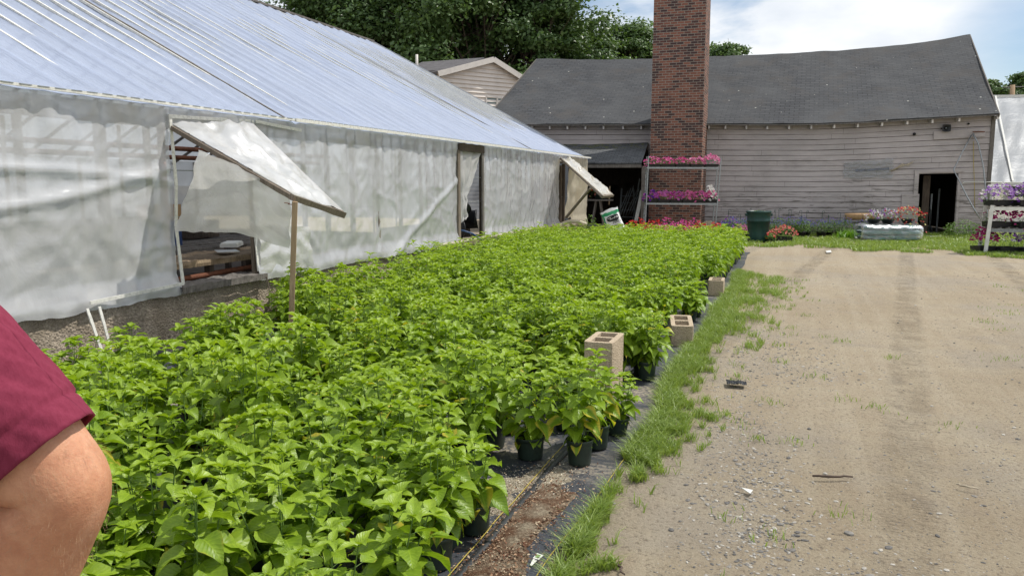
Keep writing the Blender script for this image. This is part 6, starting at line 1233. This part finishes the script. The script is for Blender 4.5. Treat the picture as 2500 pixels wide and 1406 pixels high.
# ------------------------------------------------------------------ person standing close by, arm akimbo
t = NT('skin'); n = t.noise(9, 6, .65); n2 = t.noise(70, 5, .7); n3 = t.noise(260, 3, .6)
col = t.ramp(n, [(.3, (.40, .165, .09)), (.5, (.54, .27, .155)), (.72, (.64, .37, .24))]); col = t.mix(t.ramp(n2, [(.4, .35), (.6, 0.0)]), col, (.40, .16, .09))
M['skin'] = t.end(t.pr(col, .5, 0, t.bump(t.math('ADD', n2, n3), .35, .002), .35, .12))
t = NT('maroon_jersey'); n = t.noise(4, 5, .6); kn = t.noise(180, 4, .7, t.map((1, 1, .5)))
M['shirt'] = t.end(t.pr(t.mix(t.ramp(kn, [(.35, .3), (.6, 0.0)]), t.ramp(n, [(.3, (.16, .022, .045)), (.7, (.235, .038, .072))]), (.10, .006, .02)), .9, 0, t.bump(kn, .4, .002), .15))
M['jeans'] = plain('denim', (.05, .07, .12), .9, ns=30); M['hair'] = plain('grey_hair', (.16, .14, .12), .7, ns=60, vec=(1, 1, .2)); M['shoe'] = plain('brown_leather', (.07, .045, .03), .6); M['lips'] = plain('lips', (.36, .12, .09), .5); M['eye'] = plain('eye', (.6, .6, .58), .2)
DP = .80
el_ = D(163, 1190, DP); hem = D(70, 1100, DP); sh = D(-262, 752, DP); fa = D(40, 1445, DP+.02); wr_ = D(-30, 1760, DP+.06)
ctr = sh - Vector((RT[0], RT[1], 0))*.21; fwd = Vector((FW[0], FW[1], 0)); rgt = Vector((RT[0], RT[1], 0))
per = thing('person', 'person in a maroon t-shirt close to the camera, bare elbow sticking out', 'person', (ctr.x, ctr.y, 0))
def B(r, f, z): return Vector((ctr.x, ctr.y, 0)) + rgt*r + fwd*f + Vector((0, 0, z))
shz = sh.z
J = {'pel': (B(0, 0, .93), .155), 'waist': (B(0, 0, 1.08), .150), 'chest': (B(0, .01, 1.25), .150), 'upch': (B(0, 0, shz-.02), .105), 'neck': (B(0, .02, shz+.09), .062), 'jaw': (B(0, .045, shz+.16), .070), 'head': (B(0, .035, shz+.235), .092), 'crown': (B(0, .03, shz+.30), .070),
 'shR': (sh - rgt*.03, .068), 'uaR': (lerp(sh, el_, .45), .062), 'hemR': (hem, .060), 'preR': (lerp(hem, el_, .62), .055), 'elR': (el_, .052), 'elb': (lerp(el_, fa, .22)-rgt*.004, .057), 'faR': (fa, .058), 'fbR': (lerp(fa, wr_, .5), .040), 'wrR': (wr_, .029), 'paR': (wr_ + (wr_-fa).normalized()*.05 - rgt*.02, .034),
 'shL': (B(-.19, 0, shz-.01), .068), 'uaL': (B(-.25, 0, shz-.15), .055), 'elL': (B(-.28, -.02, shz-.30), .046), 'faL': (B(-.27, .05, shz-.44), .042), 'wrL': (B(-.26, .12, shz-.54), .029), 'paL': (B(-.26, .15, shz-.60), .034),
 'hiR': (B(.09, 0, .86), .105), 'thR': (B(.105, .01, .66), .085), 'knR': (B(.11, .02, .48), .062), 'caR': (B(.11, -.01, .32), .058), 'anR': (B(.11, -.01, .10), .040), 'toR': (B(.13, .15, .04), .038),
 'hiL': (B(-.09, 0, .86), .105), 'thL': (B(-.105, .01, .66), .085), 'knL': (B(-.11, .02, .48), .062), 'caL': (B(-.11, -.01, .32), .058), 'anL': (B(-.11, -.01, .10), .040), 'toL': (B(-.13, .15, .04), .038)}
E_ = 'pel-waist waist-chest chest-upch upch-neck neck-jaw jaw-head head-crown upch-shR shR-uaR uaR-hemR hemR-preR preR-elR elR-elb elb-faR faR-fbR fbR-wrR wrR-paR upch-shL shL-uaL uaL-elL elL-faL faL-wrL wrL-paL pel-hiR hiR-thR thR-knR knR-caR caR-anR anR-toR pel-hiL hiL-thL thL-knL knL-caL caL-anL anL-toL'.split()
def fingers(pa, dr, side):
    """four curled fingers and a thumb leaving the palm"""
    k = len([x for x in J if x.startswith('f_')]); d = dr.normalized(); s = side.normalized(); up = d.cross(s)
    for i, (o, L) in enumerate(((-.028, .062), (-.009, .072), (.010, .070), (.028, .055))):
        b = J[pa][0] + s*o + d*.030; n1, n2, n3 = f'f_{pa}{i}a', f'f_{pa}{i}b', f'f_{pa}{i}c'
        J[n1] = (b, .0115); J[n2] = (b + d*L*.5 + up*.006, .0095); J[n3] = (b + d*L*.85 + up*.028, .0078); E_.extend([f'{pa}-{n1}', f'{n1}-{n2}', f'{n2}-{n3}'])
    b = J[pa][0] - s*.030; J[f't_{pa}a'] = (b - s*.012, .013); J[f't_{pa}b'] = (b - s*.030 + d*.030 + up*.008, .0105); J[f't_{pa}c'] = (b - s*.032 + d*.055 + up*.012, .0085); E_.extend([f'{pa}-t_{pa}a', f't_{pa}a-t_{pa}b', f't_{pa}b-t_{pa}c'])
fingers('paR', Vector((0, 0, -1)) - rgt*.4, fwd); fingers('paL', Vector((0, 0, -1)) + fwd*.4, -rgt)
keys = list(J); org = Vector((ctr.x, ctr.y, 0)); me = bpy.data.meshes.new('body'); me.from_pydata([list(J[k][0]-org) for k in keys], [tuple(keys.index(x) for x in e.split('-')) for e in E_], [])
bo = bpy.data.objects.new('body', me); sc.collection.objects.link(bo); bo.parent = per; bo.modifiers.new('skin', 'SKIN')
for k, v in zip(keys, me.skin_vertices[0].data): r_ = J[k][1]; v.radius = (r_*1.18, r_*.86) if k in ('pel', 'waist', 'chest') else (r_, r_)
me.skin_vertices[0].data[0].use_root = True; s2 = bo.modifiers.new('sub', 'SUBSURF'); s2.levels = 2; s2.render_levels = 3; bo.modifiers['skin'].use_smooth_shade = True; me.materials.append(M['skin'])
dt = bpy.data.textures.new('skin_relief', 'CLOUDS'); dt.noise_scale = .06; dm = bo.modifiers.new('relief', 'DISPLACE'); dm.texture = dt; dm.strength = .006; dm.texture_coords = 'LOCAL'
# sleeve and shirt
ax1 = (el_-sh).normalized(); e1 = ax1.cross(Vector((0, 0, 1)).cross(ax1)).normalized(); e1 = (Vector((0, 0, 1)) - ax1*ax1.z).normalized(); e2 = ax1.cross(e1)
hemD = (D(215, 1010, DP)-D(0, 1146, DP))
def sleeve(a, b):
    L = (hem-sh).length + .012; th = 2*math.pi*a; c = sh + ax1*(-.03 + (L+.03)*b); r_ = lerp(.074, .0705, b) + .003*math.sin(th*3+b*6)*b + .004*nz(math.cos(th)*2.2+b*2, math.sin(th)*2.2+b*5) + .003*nz(math.cos(th)*5, math.sin(th)*5+b*14, 3)
    lipb = b > .86; r_ += .0024*math.exp(-((b-.872)/.010)**2)*-1.6 + .0006*math.sin(th*90)*math.exp(-((b-.865)/.012)**2)
    return c + e1*math.cos(th)*r_*1.0 + e2*math.sin(th)*r_*.92
g = Geo(); g.grid(sleeve, 140, 60); g.build('sleeve', M['shirt'], per, True, solid=.0028)
def torso(a, b):
    th = 2*math.pi*a; z = lerp(.88, shz+.055, b); k = max(0, (b-.80)/.20); rx_ = interp(b, [0, .3, .7, .85, .95, 1], [.195, .185, .205, .215, .16, .085]); ry_ = interp(b, [0, .3, .7, .85, .95, 1], [.150, .150, .150, .13, .10, .075])
    return B(math.cos(th)*rx_, math.sin(th)*ry_ + .012, z + .03*k) + Vector((0, 0, .004*nz(th*2, b*8)))
g = Geo(); g.grid(torso, 64, 40); g.build('shirt', M['shirt'], per, True, solid=.003)
g = Geo(); g.grid(lambda a, b: lerp(B(-.16, 0, shz), B(-.262, 0, shz-.17), b) + Vector((0, 0, 1)).cross(fwd)*0 + (fwd*math.sin(2*math.pi*a) + rgt*math.cos(2*math.pi*a)*.9 + Vector((0, 0, 1))*math.cos(2*math.pi*a)*.35)*lerp(.085, .074, b), 40, 20); g.build('sleeve', M['shirt'], per, True, solid=.0028)
def leg(s): return lambda a, b: (lambda th, z: B(s*interp(z, [.05, .5, .95], [.115, .112, .088]) + math.cos(th)*interp(z, [.05, .45, .8, .96], [.085, .085, .115, .118]), math.sin(th)*interp(z, [.05, .45, .8, .96], [.095, .09, .125, .145]), z))(2*math.pi*a, lerp(.06, .96, b))
for s in (-1, 1): g = Geo(); g.grid(leg(s), 36, 30); g.build('trouser_leg', M['jeans'], per, True)
for s in (-1, 1): g = Geo(); g.grid(lambda a, b: (lambda th, u: B(s*.125 + math.cos(th)*.047*(math.sin(math.pi*u)**.4+.02), lerp(-.10, .22, u), max(.0, .055 + math.sin(th)*(.055 if u < .45 else .04)*(math.sin(math.pi*u)**.4))))(2*math.pi*a, b), 20, 20); g.build('shoe', M['shoe'], per, True)
hc = J['head'][0]
g = Geo(); g.grid(lambda a, b: hc + (lambda th, ph: rgt*math.cos(th)*math.cos(ph)*.097 + fwd*(math.sin(th)*math.cos(ph)*.108-.012) + Vector((0, 0, math.sin(ph)*.112+.01)))(2*math.pi*a, lerp(-.15 , 1.5, b) if True else 0) + Vector((0, 0, -.02 if math.sin(2*math.pi*a) < 0 else .03*(1-b))), 40, 20); g.build('hair', M['hair'], per, True)
g = Geo(); g.lathe([(.0, .028), (.010, .018), (.016, .0), (.012, -.006)], hc + fwd*.094 + Vector((0, 0, -.03)), 10, Matrix((rgt, Vector((0, 0, 1)).cross(rgt)*-1, Vector((0, 0, 1)))).transposed()); g.tube([hc+fwd*.092+Vector((0, 0, .02)), hc+fwd*.104+Vector((0, 0, -.01)), hc+fwd*.116+Vector((0, 0, -.035)), hc+fwd*.10+Vector((0, 0, -.045))], [.008, .010, .014, .008], 8); g.build('nose', M['skin'], per, True)
for s in (-1, 1):
    g = Geo(); g.lathe([(.001, .012), (.008, .009), (.012, 0), (.008, -.009), (.001, -.012)], hc + fwd*.086 + rgt*.032*s + Vector((0, 0, .005)), 12); g.build('eye', M['eye'], per, True)
    g = Geo(); g.lathe([(.002, -.030), (.012, -.026), (.017, -.005), (.019, .012), (.012, .026), (.002, .030)], hc + rgt*.094*s + Vector((0, 0, -.01)), 12); g.build('ear', M['skin'], per, True)
g = Geo(); g.tube([hc+fwd*.088+rgt*x+Vector((0, 0, -.072-.004*abs(x)*20)) + fwd*(-.25*x*x*20*.3) for x in (-.024, -.012, 0, .012, .024)], [.003, .006, .007, .006, .003], 8); g.build('mouth', M['lips'], per, True)

# fine forearm hair
rh = np.random.RandomState(5); g = Geo(); nh = 1500
for k in range(nh):
    u = rh.uniform(-.5, 1.15); c = lerp(el_, hem, -u) if u < 0 else lerp(el_, fa, u); ax_h = (fa-el_).normalized() if u > 0 else (el_-hem).normalized(); s1 = ax_h.cross(fwd).normalized(); s2_ = ax_h.cross(s1); a_ = rh.uniform(0, 6.283)
    rad = s1*math.cos(a_) + s2_*math.sin(a_); p0 = c + rad*.052; d = (ax_h*.8 + rad*.55 + s1*rh.normal()*.25).normalized(); L = rh.uniform(.005, .012); w_ = rad.cross(d).normalized()*.00012
    g.add([list(p0-w_), list(p0+w_), list(p0+d*L)], [[0, 1, 2]])
M['arm_hair'] = plain('arm_hair', (.42, .27, .16), .6); g.build('arm_hair', M['arm_hair'], per)
